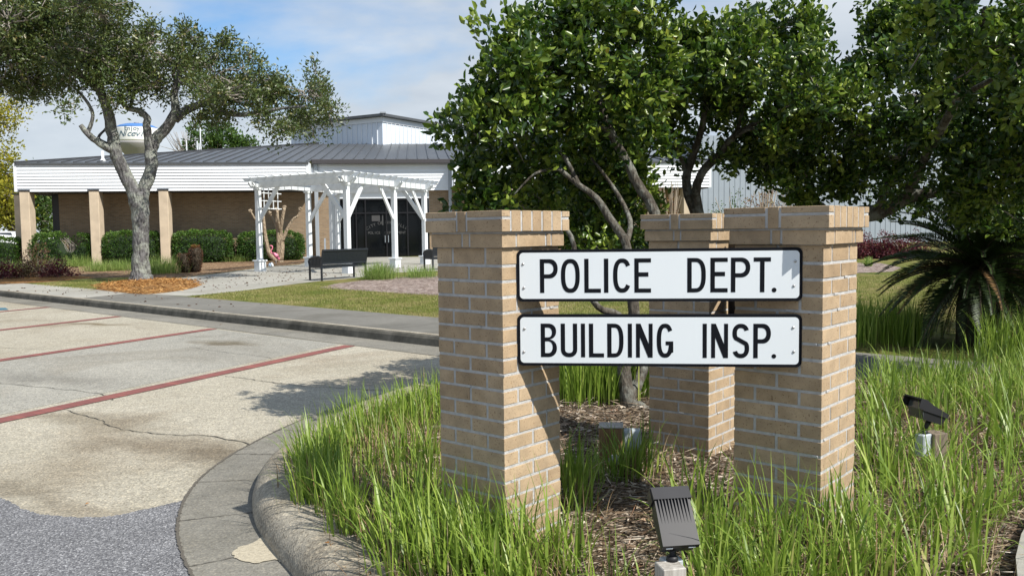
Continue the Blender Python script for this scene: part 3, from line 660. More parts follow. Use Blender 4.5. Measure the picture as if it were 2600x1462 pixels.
# ------------------------------------------------------------------ sign boards with drawn lettering
def sup(cx, cz, rx, rz, a0, a1, n=40, e=2.5):
    o = []
    for i in range(n + 1):
        a = R(a0 + (a1 - a0) * i / n); c, s_ = math.cos(a), math.sin(a)
        o.append((cx + rx * math.copysign(abs(c) ** (2 / e), c), cz + rz * math.copysign(abs(s_) ** (2 / e), s_)))
    return o
def stroke(P, w):
    P = [np.array(p) for p in P]; L = []; Rr = []
    for i, p in enumerate(P):
        t = P[min(i + 1, len(P) - 1)] - P[max(i - 1, 0)]; t = t / np.linalg.norm(t); n_ = np.array([-t[1], t[0]])
        L.append(tuple(p + n_ * w / 2)); Rr.append(tuple(p - n_ * w / 2))
    return L + Rr[::-1]
def glyph(ch, x0, x1, z0, z1, w):
    cx, cz = (x0 + x1) / 2, (z0 + z1) / 2; rx, rz = (x1 - x0) / 2, (z1 - z0) / 2; h = z1 - z0
    rect = lambda a, b_, c, d: [(a, c), (b_, c), (b_, d), (a, d)]
    if ch == 'I': return [rect(x0, x1, z0, z1)]
    if ch == 'L': return [[(x0, z0), (x1, z0), (x1, z0 + w * .95), (x0 + w, z0 + w * .95), (x0 + w, z1), (x0, z1)]]
    if ch == 'T': return [[(cx - w / 2, z0), (cx + w / 2, z0), (cx + w / 2, z1 - w * .95), (x1, z1 - w * .95), (x1, z1), (x0, z1), (x0, z1 - w * .95), (cx - w / 2, z1 - w * .95)]]
    if ch == 'E': m = cz + h * .03; return [[(x0, z0), (x1, z0), (x1, z0 + w * .95), (x0 + w, z0 + w * .95), (x0 + w, m - w / 2), (x1 - w * .6, m - w / 2), (x1 - w * .6, m + w / 2), (x0 + w, m + w / 2), (x0 + w, z1 - w * .95), (x1, z1 - w * .95), (x1, z1), (x0, z1)]]
    if ch == 'N': return [[(x0, z0), (x0 + w * .9, z0), (x0 + w * .9, z0 + h * .60), (x1 - w * 1.05, z0), (x1, z0), (x1, z1), (x1 - w * .9, z1), (x1 - w * .9, z0 + h * .40), (x0 + w * 1.05, z1), (x0, z1)]]
    if ch == 'O': return [sup(cx, cz, rx, rz, 0, 360, 60)[:-1], sup(cx, cz, rx - w, rz - w, 0, 360, 60)[:-1]]
    if ch == '.': return [sup(cx, cz, rx, rz, 0, 360, 24, 2)[:-1]]
    if ch == 'C': return [sup(cx, cz, rx, rz, 33, 327, 60) + sup(cx, cz, rx - w, rz - w, 322, 38, 60)]
    if ch == 'G':
        return [sup(cx, cz, rx, rz, 33, 318, 60) + [(x1, z0 + h * .16), (x1, cz - h * .02), (cx + w * .15, cz - h * .02), (cx + w * .15, cz - h * .02 - w * .9), (x1 - w, cz - h * .02 - w * .9)] + sup(cx, cz, rx - w, rz - w, 322, 38, 60)]
    if ch == 'U':
        zc = z0 + rx; P = [(x0 + w / 2, z1), (x0 + w / 2, zc + .02)] + sup(cx, zc, rx - w / 2, rx - w / 2, 180, 360, 24, 2.3) + [(x1 - w / 2, zc + .02), (x1 - w / 2, z1)]; return [stroke(P, w)]
    def bowl(xa, xb, za, zb_, k=2.2):
        r = (zb_ - za) / 2; r2 = min(r, (xb - xa) * .62); return [(xa, za), (xb - r2, za)] + sup(xb - r2, (za + zb_) / 2, r2, r, -90, 90, 24, k) + [(xb - r2, zb_), (xa, zb_)]
    if ch == 'D': return [bowl(x0, x1, z0, z1, 2.6), bowl(x0 + w, x1 - w, z0 + w * .95, z1 - w * .95, 2.6)]
    if ch == 'P': m = z0 + h * .43; return [[(x0, z0), (x0 + w, z0), (x0 + w, m)] + bowl(x0 + w, x1, m, z1)[1:-1] + [(x0, z1)], bowl(x0 + w, x1 - w, m + w * .95, z1 - w * .95)]
    if ch == 'B':
        m = cz + h * .03; o = bowl(x0, x1, z0, m)[:-1] ; o2 = bowl(x0, x1 - w * .15, m, z1)[1:]
        return [o + o2, bowl(x0 + w, x1 - w, z0 + w * .95, m - w * .47), bowl(x0 + w, x1 - w * 1.15, m + w * .47, z1 - w * .95)]
    if ch == 'S':
        r2 = rx - w / 2; zr = (h - w) / 4; ct = z1 - w / 2 - zr; cb_ = z0 + w / 2 + zr
        P = sup(cx, ct, r2, zr, 20, 215, 30, 2.3)
        Q = sup(cx, cb_, r2, zr, 35, -160, 30, 2.3); return [stroke(P + Q, w)]
def curvemesh(name, polys, mat, parent, M4, ext=.0006):
    cu = bpy.data.curves.new(name, 'CURVE'); cu.dimensions = '2D'; cu.fill_mode = 'BOTH'; cu.extrude = ext
    for P in polys:
        s_ = cu.splines.new('POLY'); s_.points.add(len(P) - 1); s_.use_cyclic_u = True
        for q, p in zip(s_.points, P): q.co = (p[0], p[1], 0, 1)
    t = bpy.data.objects.new('tmp', cu); COL.objects.link(t); me = bpy.data.meshes.new_from_object(t.evaluated_get(bpy.context.evaluated_depsgraph_get())); bpy.data.objects.remove(t)
    me.name = name; me.transform(M4); me.materials.clear(); me.materials.append(M[mat]); o = bpy.data.objects.new(name, me); COL.objects.link(o)
    if parent: o.parent = parent
    return o
def rrect(x0, x1, z0, z1, r, n=8):
    o = []
    for cx, cz, a in ((x1 - r, z1 - r, 0), (x0 + r, z1 - r, 90), (x0 + r, z0 + r, 180), (x1 - r, z0 + r, 270)):
        for i in range(n + 1): t = R(a + 90 * i / n); o.append((cx + r * math.cos(t), cz + r * math.sin(t)))
    return o
XZ = Matrix(((1, 0, 0, 0), (0, 0, -1, 0), (0, 1, 0, 0), (0, 0, 0, 1)))       # drawn (x, y) -> local (x, z), facing -y
def sign_board(P0, P1, z0, z1, label, letters=(), bolts=(), wd=None):
    P0 = np.array(P0); P1 = np.array(P1); d = P1 - P0; L = np.linalg.norm(d); rz = math.atan2(d[1], d[0])
    root = empty('sign_board', (P0[0], P0[1], z0), rz, label, 'sign', 'white sign boards fixed between the brick piers'); h = z1 - z0
    T = lambda y: Matrix.Translation((0, y, 0)) @ XZ
    curvemesh('backing_plate', [rrect(0, L, 0, h, .024)], 'sign_black', root, T(.009), .009)
    curvemesh('face_panel', [rrect(.0125, L - .0125, .0125, h - .0125, .017)], 'sign_white', root, T(-.0006), .0006)
    if letters: curvemesh('lettering', [g for ch, a, c, q0, q1 in letters for g in glyph(ch, a, c, q0 - z0, q1 - z0, .0185)], 'sign_black', root, T(-.0018), .0004)
    for i, (x, z) in enumerate(bolts):
        m = MB(); r = .0062; n = 12
        vs = [(x, -.006, z - z0)]; fs = []
        for rr, yy in ((r * .35, -.0058), (r * .8, -.0045), (r, -.0012)):
            for k in range(n): vs.append((x + rr * math.cos(k * 2 * math.pi / n), yy, z - z0 + rr * math.sin(k * 2 * math.pi / n)))
        for k in range(n): fs.append((0, 1 + k, 1 + (k + 1) % n))
        for j in range(2):
            for k in range(n): a = 1 + j * n + k; c_ = 1 + j * n + (k + 1) % n; fs.append((a, a + n, c_ + n, c_))
        m.add(vs, fs); m.lathe([(.0001, 0), (.0001, .0001)], 4, (x, -.003, z - z0)); m.build('bolt', 'bolt_metal' if i != 1 else 'rust' if len(bolts) > 4 else 'bolt_metal', root, True)
    # angle bracket behind each end, reaching back to the pier face
    return root
SP0, SP1 = (.022, 3.772), (1.2247, 3.6247)
s1 = []; A, B_ = 1.3275, 1.4748
for ch, (a, b_) in zip('POLICEDEPT', [(0.1018, 0.1795), (0.1936, 0.2752), (0.2952, 0.3665), (0.38, 0.3988), (0.4192, 0.4969), (0.5103, 0.5811), (0.7345, 0.8122), (0.8315, 0.9035), (0.917, 0.9969), (1.0113, 1.082)]): s1.append((ch, a, b_, A, B_))
s1.append(('.', 1.0861, 1.1055, A - .001, A + .019))
s2 = []; A2, B2 = 1.0457, 1.1930
for ch, (a, b_) in zip('BUILDINGINSP', [(0.1029, 0.1732), (0.1907, 0.2623), (0.2787, 0.2965), (0.3135, 0.3786), (0.3927, 0.4628), (0.4816, 0.4992), (0.5165, 0.5877), (0.6053, 0.6755), (0.7997, 0.8171), (0.8355, 0.9062), (0.9245, 0.9943), (1.0115, 1.084)]): s2.append((ch, a, b_, A2, B2))
s2.append(('.', 1.0875, 1.1065, A2 - .001, A2 + .018))
sg1 = sign_board(SP0, SP1, 1.289, 1.5155, 'upper white sign board reading POLICE DEPT. in black capitals', s1, [(.0282, 1.4538), (.0309, 1.3496), (1.1813, 1.4573), (1.1767, 1.3534)])
sg2 = sign_board(SP0, SP1, 1.0070, 1.2330, 'lower white sign board reading BUILDING INSP. in black capitals', s2, [(.0316, 1.1699), (.0282, 1.068), (1.1757, 1.1766), (1.1787, 1.0737)])
for s_ in (sg1, sg2):       # steel tabs behind the ends tie the board to the pier faces
    m = MB()
    m.b2(.012, .045, .0185, .034, .04, .18); m.build('mounting_tab', 'sign_black', s_)
    m = MB(); m.b2(1.150, 1.185, .0185, .05, .04, .18); m.build('mounting_tab', 'sign_black', s_)
q0 = np.array([1.262, 3.975]); q1 = np.array([1.318, 5.17])
for z0, z1, lb in ((1.289, 1.5155, 'sign board seen edge on behind the right hand pier, upper of the two'), (1.007, 1.233, 'sign board seen edge on behind the right hand pier, lower of the two')):
    sign_board(q0, q1, z0, z1, lb)

# ------------------------------------------------------------------ police station (local frame: u along the front, v back, z up)
BA = R(6.3); BO = np.array([-22.5, 39.3])
BU = np.array([math.cos(BA), math.sin(BA)]); BV = np.array([-math.sin(BA), math.cos(BA)])
def bld(u, v, z=0.): p = BO + BU * u + BV * v; return np.array([p[0], p[1], z])
st = empty('police_station', (BO[0], BO[1], 0), BA, 'long low brick police station with white siding band, grey metal roof and raised centre', 'building')
def siding(m, u0, u1, v, z0, z1, n=9, back=.06):
    h = (z1 - z0) / n
    for i in range(n):
        a = z0 + i * h; b_ = a + h
        m.add([(u0, v - .044, a), (u1, v - .044, a), (u1, v - .004, b_), (u0, v - .004, b_), (u0, v + back, a), (u1, v + back, a), (u1, v + back, b_), (u0, v + back, b_)],
              [(0, 1, 2, 3), (5, 4, 7, 6), (0, 4, 5, 1), (3, 2, 6, 7), (0, 3, 7, 4), (1, 5, 6, 2)], .5)
m = MB(); siding(m, .12, 12.98, 0, 3.63, 4.90); m.b2(0, .12, -.050, .3, 3.63, 4.92); m.b2(12.98, 13.10, -.035, .3, 3.62, 4.92)
m.build('siding_band', 'white_siding', st)
m = MB(); m.b2(0.02, .10, .31, 14, 3.63, 4.92); m.b2(12.99, 13.09, .31, 1.28, 3.63, 4.92); m.build('side_siding', 'white_siding', st)
m = MB(); siding(m, 13.12, 19.86, 1.26, 3.63, 4.98); m.build('siding_band', 'white_siding', st)
m = MB(); siding(m, 20.02, 32.5, 0, 3.63, 4.90); m.b2(19.9, 20.02, -.035, .3, 3.62, 4.92); m.b2(32.5, 32.62, -.035, .3, 3.62, 4.92); m.build('siding_band', 'white_siding', st)
m = MB(); m.b2(19.91, 20.01, .31, 1.28, 3.63, 4.92); m.b2(32.52, 32.60, .31, 14, 3.63, 4.92); m.build('side_siding', 'white_siding', st)
m = MB(); m.b2(.1, 13.0, .07, 1.45, 3.58, 3.626); m.b2(20.0, 32.5, .07, 1.45, 3.58, 3.626); m.b2(.1, 1.3, 1.46, 14, 3.58, 3.626); m.build('soffit', 'soffit', st)
def brickwall(u0, u1, v0, v1, z0, z1): m = MB(); m.b2(u0, u1, v0, v1, z0, z1); return add_uv(m.build('brick_wall', 'wall_brick', st))
brickwall(1.32, 14.06, 1.42, 1.8, -.2, 3.7); brickwall(18.72, 32.4, 1.42, 1.8, -.2, 3.7); brickwall(1.32, 1.7, 1.81, 14, -.2, 3.7)
m = MB(); m.b2(14.06, 18.72, 1.42, 1.7, 3.26, 3.9); m.build('door_header', 'white_trim', st)
m = MB(); m.b2(.9, 1.26, 1.7, 2.1, 0, 3.57); m.build('dark_post', 'dark_trim', st)
def column(u, v, rz=0.):
    c = MB(); c.box((u, v, 1.8), (.42, .62, 3.72), rz, ch=.02); o = c.build('column', 'precast', st)
    k = MB(); k.box((u, v, 3.69), (.50, .70, .055), rz); k.build('column_cap', 'dark_trim', o); return o
for u in (.42, 3.43, 6.49, 22.6, 25.6, 28.6, 31.4): column(u, .22)
c = MB(); c.b2(-.50, .12, 1.0, 1.42, -.1, 3.55, ch=.02); o = c.build('column', 'precast', st); k = MB(); k.b2(-.55, .18, .96, 1.46, 3.552, 3.60); k.build('column_cap', 'dark_trim', o)
# roof: one sloping face, hipped at both ends
SL = math.tan(R(9.3)); ZE = 4.93; VR = 13.0; VE = -.07; UL, UR = .08, 32.68
def zr(v): return ZE + (v - VE) * SL
m = MB()
def slab(pts, th=.05):
    vs = [(a, b_, c_) for a, b_, c_ in pts] + [(a, b_, c_ - th) for a, b_, c_ in pts]; n = len(pts)
    m.add(vs, [tuple(range(n)), tuple(range(n, 2 * n))[::-1]] + [(i, i + n, (i + 1) % n + n, (i + 1) % n) for i in range(n)], .5)
HK_ = 1.10
E0 = 1.05
slab([(UL, VE, zr(VE)), (13.1, VE, zr(VE)), (13.1, E0, zr(E0)), (19.9, E0, zr(E0)), (19.9, VE, zr(VE)), (UR, VE, zr(VE)), (UR - 13.3 / HK_, VR, zr(VR)), (UL + 13.3 / HK_, VR, zr(VR))])
slab([(UL, VE, zr(VE)), (UL + 13.3 / HK_, VR, zr(VR)), (UL + 13.3 / HK_, VR + 12, zr(VR)), (UL, VR + 25, zr(VE))])
slab([(UR, VE, zr(VE)), (UR, VR + 25, zr(VE)), (UR - 13.3 / HK_, VR + 12, zr(VR)), (UR - 13.3 / HK_, VR, zr(VR))])
rf = m.build('roof', 'roof_metal', st)
m = MB(); u = UL + .45
while u < UR - .2:
    v0 = E0 if 13.1 < u < 19.9 else VE; vt = min(VR, VE + (u - UL) * HK_, VE + (UR - u) * HK_)
    if vt > v0 + .2: m.bar((u, v0 + .02, zr(v0) + .03), (u, vt, zr(vt) + .03), .035, .06)
    u += .52
m.build('standing_seam', 'roof_metal', rf)
m = MB(); m.bar((UL, VE, zr(VE) + .02), (UL + 13.3 / HK_, VR, zr(VR) + .05), .16, .10); m.build('hip_cap', 'dark_trim', rf); m = MB(); m.bar((UR, VE, zr(VE) + .02), (UR - 13.3 / HK_, VR, zr(VR) + .05), .16, .10); m.build('hip_cap', 'dark_trim', rf)
m = MB(); m.b2(UL, 13.1, VE - .02, VE + .03, zr(VE) - .10, zr(VE) - .02); m.build('drip_edge', 'roof_metal', rf); m = MB(); m.b2(19.9, UR, VE - .02, VE + .03, zr(VE) - .10, zr(VE) - .02); m.build('drip_edge', 'roof_metal', rf)
m = MB(); m.b2(13.12, 19.88, E0 - .14, E0 + .02, zr(E0) - .20, zr(E0) + .015, ch=.02); m.build('gutter', 'bronze_trim', st)
m = MB(); m.b2(13.2, 13.38, 1.12, 1.22, .2, 4.95, ch=.01); m.build('downspout', 'downspout_grey', st)
m = MB(); m.b2(19.68, 19.84, 1.12, 1.22, .2, 4.95, ch=.01); m.build('downspout', 'downspout_grey', st)
# clerestory turned on the roof
K = np.array([-7.8, 53.2]); kd1 = np.array([-math.cos(R(31)), math.sin(R(31))]); kd2 = np.array([math.sin(R(31)), math.cos(R(31))])
def kl(a, b_, z): p = K + kd1 * a + kd2 * b_ - BO; return (float(p @ BU), float(p @ BV), z)
Z0, Z1 = 6.55, 8.62; LK = 7.7; LR = 15.
m = MB(); P4 = [(0, 0), (LK, 0), (LK, LR), (0, LR)]
for i in range(4):
    a, b_ = P4[i], P4[(i + 1) % 4]; m.add([kl(*a, Z0), kl(*b_, Z0), kl(*b_, Z1), kl(*a, Z1)], [(0, 1, 2, 3)], .5)
cs = m.build('clerestory', 'white_metal', st)
m = MB()
for i in range(1, 37):
    t = i * .41
    for q in ((t, -.02), (-.02, t)):
        if q[0] > LK: continue
        p = kl(*q, 0); m.box((p[0], p[1], (Z0 + Z1 - .28) / 2), (.05, .05, Z1 - Z0 - .28), R(-37.3))
m.build('batten', 'white_trim', cs)
m = MB()
for a, b_ in (((-.04, -.04), (LK, -.04)), ((-.04, -.04), (-.04, LR))):
    m.bar(kl(*a, Z1 - .15), kl(*b_, Z1 - .15), .05, .30)
m.build('trim_board', 'white_trim', cs)
m = MB(); cpt = kl(LK / 2, LK * .6, Z1 + .55); E = -.35
P4 = [(E, E), (LK - E, E), (LK - E, LR - E), (E, LR - E)]
ring = [kl(*p, Z1 + .02) for p in P4]; ring2 = [kl(*p, Z1 + .17) for p in P4]
m.add(ring + ring2 + [cpt], [(0, 1, 5, 4), (1, 2, 6, 5), (2, 3, 7, 6), (3, 0, 4, 7), (4, 5, 8), (5, 6, 8), (6, 7, 8), (7, 4, 8), (3, 2, 1, 0)], .5)
rr_ = m.build('clerestory_roof', 'roof_metal', st)
m = MB(); m.bar(kl(E, E, Z1 + .21), tuple(np.array(cpt) + np.array([0, 0, .05])), .35, .08); m.build('ridge_cap', 'downspout_grey', rr_)
# entrance glazing
m = MB(); m.b2(14.08, 18.70, 1.50, 1.53, .30, 3.25); gl = m.build('entrance_glazing', 'dark_glass', st)
m = MB()
for u in (14.1, 15.15, 15.6, 16.62, 17.65, 18.68): m.b2(u - .03, u + .03, 1.42, 1.56, .30, 3.25)
for z in (.34, 2.55, 3.22): m.b2(14.13, 18.65, 1.432, 1.548, z - .035, z + .035)
m.build('mullion', 'dark_frame', gl)
for u in (16.54, 16.70):
    m = MB(); m.b2(u - .012, u + .012, 1.37, 1.40, 1.1, 1.45); m.build('door_handle', 'galv', gl)
m = MB(); m.b2(16.40, 16.46, 1.490, 1.497, 1.95, 2.45); m.b2(15.9, 16.3, 1.490, 1.497, 2.15, 2.45); m.build('door_notice', 'soffit', gl)
def textpolys(body, size, M4s, name, mat, parent, shear=0., ext=.002, sx=1.):
    bm = bmesh.new()
    for ch, T in zip(body, M4s):
        if ch == ' ': continue
        cu = bpy.data.curves.new('t', 'FONT'); cu.body = ch; cu.size = size; cu.align_x = 'CENTER'; cu.shear = shear; cu.extrude = ext
        t = bpy.data.objects.new('t', cu); COL.objects.link(t); me = bpy.data.meshes.new_from_object(t.evaluated_get(bpy.context.evaluated_depsgraph_get())); bpy.data.objects.remove(t)
        me.transform(T @ Matrix.Diagonal((sx, 1, 1, 1))); bm.from_mesh(me); bpy.data.meshes.remove(me)
    me = bpy.data.meshes.new(name); bm.to_mesh(me); bm.free(); me.materials.append(M[mat]); o = bpy.data.objects.new(name, me); COL.objects.link(o)
    if parent: o.parent = parent
    return o
TX = 'CITY OF NICEVILLE'; Ms = []; n = len(TX)
for i in range(n):
    x = -.92 + 1.84 * i / (n - 1); Ms.append(Matrix.Translation((16.62 + x, 1.492, 2.02 - x * x * .33)) @ XZ @ Matrix.Rotation(-x * .55, 4, 'Z'))
textpolys(TX, .20, Ms, 'door_lettering', 'glass_letter', gl)
TX = 'POLICE  DEPARTMENT'; n = len(TX)
textpolys(TX, .17, [Matrix.Translation((16.62 - .88 + 1.76 * i / (n - 1), 1.492, 1.52)) @ XZ for i in range(n)], 'door_lettering', 'glass_letter', gl)
m = MB(); m.b2(19.28, 19.46, 1.30, 1.41, 3.0, 3.22, ch=.02); m.build('wall_lamp', 'lamp_cream', st)
m = MB(); m.b2(13.62, 13.70, .95, 1.03, .2, 1.35); m.b2(13.55, 13.77, .88, 1.10, .2, .3); m.build('entrance_bollard', 'downspout_grey', st)
# vent pipe and aerials on the roof
pv = kl(0, 0, 0); u_, v_ = 3.95, 1.0
m = MB(); m.lathe([(.16, 0), (.10, .06), (.062, .12), (.058, .46), (.04, .46)], 14, (3.62, .75, zr(.75))); m.build('vent_pipe', 'vent_white', rf, True)
def bu(px, v): r = ray(px, 380); t = (v + BO @ BV) / (r[:2] @ BV); return float((r[:2] * t - BO) @ BU)
for px, v, h in ((510, 7.2, 1.35), (474, 6.6, .6), (501, 7.0, .55), (505.5, 7.1, .42)):
    u = bu(px, v); m = MB(); m.tube([(u, v, zr(v)), (u, v, zr(v) + h)], .035, 6); m.build('aerial', 'white_trim', rf)

# corrugated metal hall behind, to the right
mh = empty('metal_hall', tuple(bld(30, 8, 0)), BA, 'large blue grey corrugated metal hall standing behind the trees to the right', 'building')
m = MB(); m.b2(-3, 40, 0, 20, 0, 6.9); m.build('wall', 'metal_wall', mh)
m = MB(); m.b2(3.15, 40, -4.0, -.05, 0, 6.6); m.build('front_wall', 'metal_wall', mh)
m = MB(); u = 3.3
while u < 40: m.box((u, -4.006, 3.3), (.09, .022, 6.56)); u += .30
m.build('rib', 'metal_wall', mh)
m = MB(); m.add([(-3.3, -.4, 6.95), (40.3, -.4, 6.95), (40.3, 10, 8.4), (-3.3, 10, 8.4), (-3.3, 20.4, 6.95), (40.3, 20.4, 6.95)], [(0, 1, 2, 3), (3, 2, 5, 4)], .5); m.build('roof', 'metal_wall', mh)

# ------------------------------------------------------------------ pergola
PG = np.array([-5.43, 28.58]); pd1 = np.array([-3.63, 2.44]); WPG = np.linalg.norm(pd1); pd1 = pd1 / WPG; pd2 = np.array([.34, .94])
ZG = zl(*PG)
perg = empty('pergola', (PG[0], PG[1], ZG), 0, 'white timber pergola with diagonal braces over the path to the glass entrance', 'pergola')
def pl(a, b_, z=0.): p = pd1 * a + pd2 * b_; return (p[0], p[1], z)
rzp = math.atan2(pd1[1], pd1[0])
rows = [0., 3.45, 5.4]
posts = [(0, 0), (0, 3.35), (0, 5.9), (WPG, 0), (WPG, 3.2), (5.12, 5.9), (4.78, 5.9)]
HB = 2.98
for a, b_ in posts:
    m = MB(); m.box(pl(a, b_, HB / 2 + .1), (.17, .17, HB + .2), rzp, ch=.008); po = m.build('post', 'white_paint', perg)
    m = MB(); m.box(pl(a, b_, .17), (.30, .30, .38), rzp, ch=.01); m.box(pl(a, b_, .385), (.38, .38, .05), rzp, ch=.012); m.box(pl(a, b_, HB - .03), (.24, .24, .08), rzp, ch=.01); m.build('post_plinth', 'white_paint', po)
def beam(p, q, z, w, h, name, ov=.45):
    p = np.array(p[:2]); q = np.array(q[:2]); d = (q - p) / np.linalg.norm(q - p); a = p - d * ov; b_ = q + d * ov; nn = np.array([-d[1], d[0]]) * w / 2
    m = MB(); c = .16
    prof = [(a + d * c, z), (b_ - d * c, z), (b_, z + h * .75), (b_, z + h), (a, z + h), (a, z + h * .75)]
    vs = [(*(p_ + nn), zz) for p_, zz in prof] + [(*(p_ - nn), zz) for p_, zz in prof]; n = len(prof)
    m.add(vs, [tuple(range(n)), tuple(range(n, 2 * n))[::-1]] + [(i, (i + 1) % n, (i + 1) % n + n, i + n) for i in range(n)], .5); return m.build(name, 'white_paint', perg)
for b_ in (0, 3.3, 5.9):
    for s_ in (-.09, .09): beam(pl(0, b_ + s_), pl(5.12 if b_ > 5 else WPG, b_ + s_), HB, .045, .21, 'cross_beam', .42)
for a in (0, WPG):
    for s_ in (-.10, .10): beam(pl(a + s_, 0), pl(a + s_, 5.9), HB + .02, .045, .20, 'side_beam', .42)
for i in range(16):
    b_ = -.25 + i * .435; beam(pl(0, b_), pl(WPG, b_), HB + .225, .04, .13, 'rafter', .55)
for i in range(12):
    a = -.12 + i * (WPG + .24) / 11; beam(pl(a, 0), pl(a, 6.2), HB + .357, .045, .045, 'top_slat', .42)
def brace(a0, b0, a1, b1): 
    m = MB(); m.bar(pl(a0, b0, HB - 1.12), pl(a1, b1, HB + .06), .06, .15); m.build('brace', 'white_paint', perg)
for (a, b_, cross, row) in ((0, 0, 1, 1), (0, 3.35, 0, -1), (0, 5.9, 1, -1), (WPG, 0, 1, 0), (WPG, 3.2, 1, 0), (4.78, 5.9, 1, 0)):
    s_ = 1 if a == 0 else -1
    if cross: brace(a + s_ * .07, b_, a + s_ * 1.10, b_)
    if row: brace(a, b_ + row * .08, a, b_ + row * 1.12)
for (b0, a_s) in ((0.15, WPG),):      # trellis panels between the left posts
    m = MB()
    for k in range(4): m.bar(pl(a_s, b0 + .2 + k * .28, HB - .75), pl(a_s, b0 + .2 + k * .28, HB + .02), .03, .03)
    for k in range(3): m.bar(pl(a_s, b0, HB - .72 + k * .28), pl(a_s, b0 + 1.25, HB - .72 + k * .28), .032, .032)
    m.build('trellis', 'white_paint', perg)

# ------------------------------------------------------------------ benches
def make_bench(label, loc, rz):
    b = empty('slatted_bench', loc, rz, label, 'bench', 'black metal benches beside the pergola')     # origin: rear left leg; +x along the seat, +y towards the sitter's front
    L, Dp = 1.72, .56
    for x in (0.02, L - .02):
        m = MB(); m.bar((x, .02, 0), (x, .02, .46), .045, .045); m.bar((x, .02, .44), (x, -.06, .88), .045, .045); m.build('leg', 'bench_black', b)
        m = MB(); m.bar((x, Dp, 0), (x, Dp, .46), .045, .045); m.build('leg', 'bench_black', b)
        m = MB(); m.tube([(x, -.02, .66), (x, .15, .70), (x, .38, .69), (x, .55, .64), (x, .60, .56), (x, Dp, .44)], .03, 6); 
        m.bar((x, .02, .40), (x, Dp, .40), .03, .06)
        for k in range(8): yy = .06 + k * .065; m.bar((x, yy, .42), (x, yy, .67), .02, .046)
        m.build('arm_panel', 'bench_black', b)
    m = MB(); m.bar((.02, .03, .40), (L - .02, .03, .40), .03, .06); m.bar((.02, Dp - .02, .40), (L - .02, Dp - .02, .40), .03, .06)
    n = 34
    for k in range(n): x = .06 + (L - .12) * k / (n - 1); m.bar((x, .03, .445), (x, Dp, .435), .043, .012)
    m.build('seat', 'bench_black', b)
    m = MB(); m.bar((0, -.07, .885), (L, -.07, .885), .05, .05); m.bar((.02, .0, .50), (L - .02, .0, .50), .03, .05)
    for k in range(n): x = .06 + (L - .12) * k / (n - 1); m.bar((x, -.005, .50), (x, -.068, .88), .044, .012)
    m.build('backrest', 'bench_black', b); return b
A_ = GL(817, 713.5); D_ = GL(893, 707.2); dd = D_ - A_; make_bench('black slatted bench in full view beside the front pergola post', A_, math.atan2(dd[1], dd[0]))
A_ = GL(1099, 686.5); make_bench('black slatted bench half hidden behind the left brick pier', A_, R(38))

# ------------------------------------------------------------------ flamingo, pot
fp = GL(700, 671); fl = empty('garden_flamingo', fp, R(200), 'pink plastic flamingo standing in the bed in front of the pruned bare tree', 'garden flamingo')
m = MB(); m.tube([(-.20, 0, .18), (-.17, 0, .26), (-.11, 0, .36), (-.03, 0, .46), (.06, 0, .54), (.15, 0, .60)], [.012, .055, .095, .11, .085, .04], 12); m.build('body', 'flamingo_pink', fl, True); fl.scale = (.82, .82, .82)
m = MB(); m.tube([(.13, 0, .56), (.22, 0, .62), (.23, 0, .70), (.17, 0, .78), (.13, 0, .87), (.15, 0, .95), (.21, 0, .97), (.26, 0, .94)], [.05, .035, .028, .026, .025, .03, .04, .028], 8); m.build('neck', 'flamingo_pink', fl, True)
m = MB(); m.tube([(.26, 0, .94), (.31, 0, .90), (.31, 0, .85)], [.024, .018, .004], 6); m.build('beak', 'beak_black', fl, True)
for y in (-.03, .03): m = MB(); m.tube([(-.02, y, .0), (-.02, y, .48)], .008, 6); m.build('leg', 'galv', fl)
pp = GL(686, 680); pt_ = empty('flower_pot', pp, 0, 'small white pot with a blue band lying by the pink flamingo', 'pot')
m = MB(); Rm = Matrix.Rotation(R(75), 4, 'Y')
m.lathe([(.11, 0), (.14, .22), (.15, .22), (.15, .28), (.125, .28), (.10, .03)], 16); m.v = [tuple(Rm @ Vector(v) + Vector((-.1, 0, .15))) for v in m.v]; m.build('pot_wall', 'pot_white', pt_, True)
m = MB(); m.lathe([(.122, .07), (.137, .17)], 16); m.v = [tuple(Rm @ Vector(v) + Vector((-.1, 0, .15))) for v in m.v]; m.build('painted_band', 'pot_blue', pt_, True); pt_.scale = (.6, .6, .6)

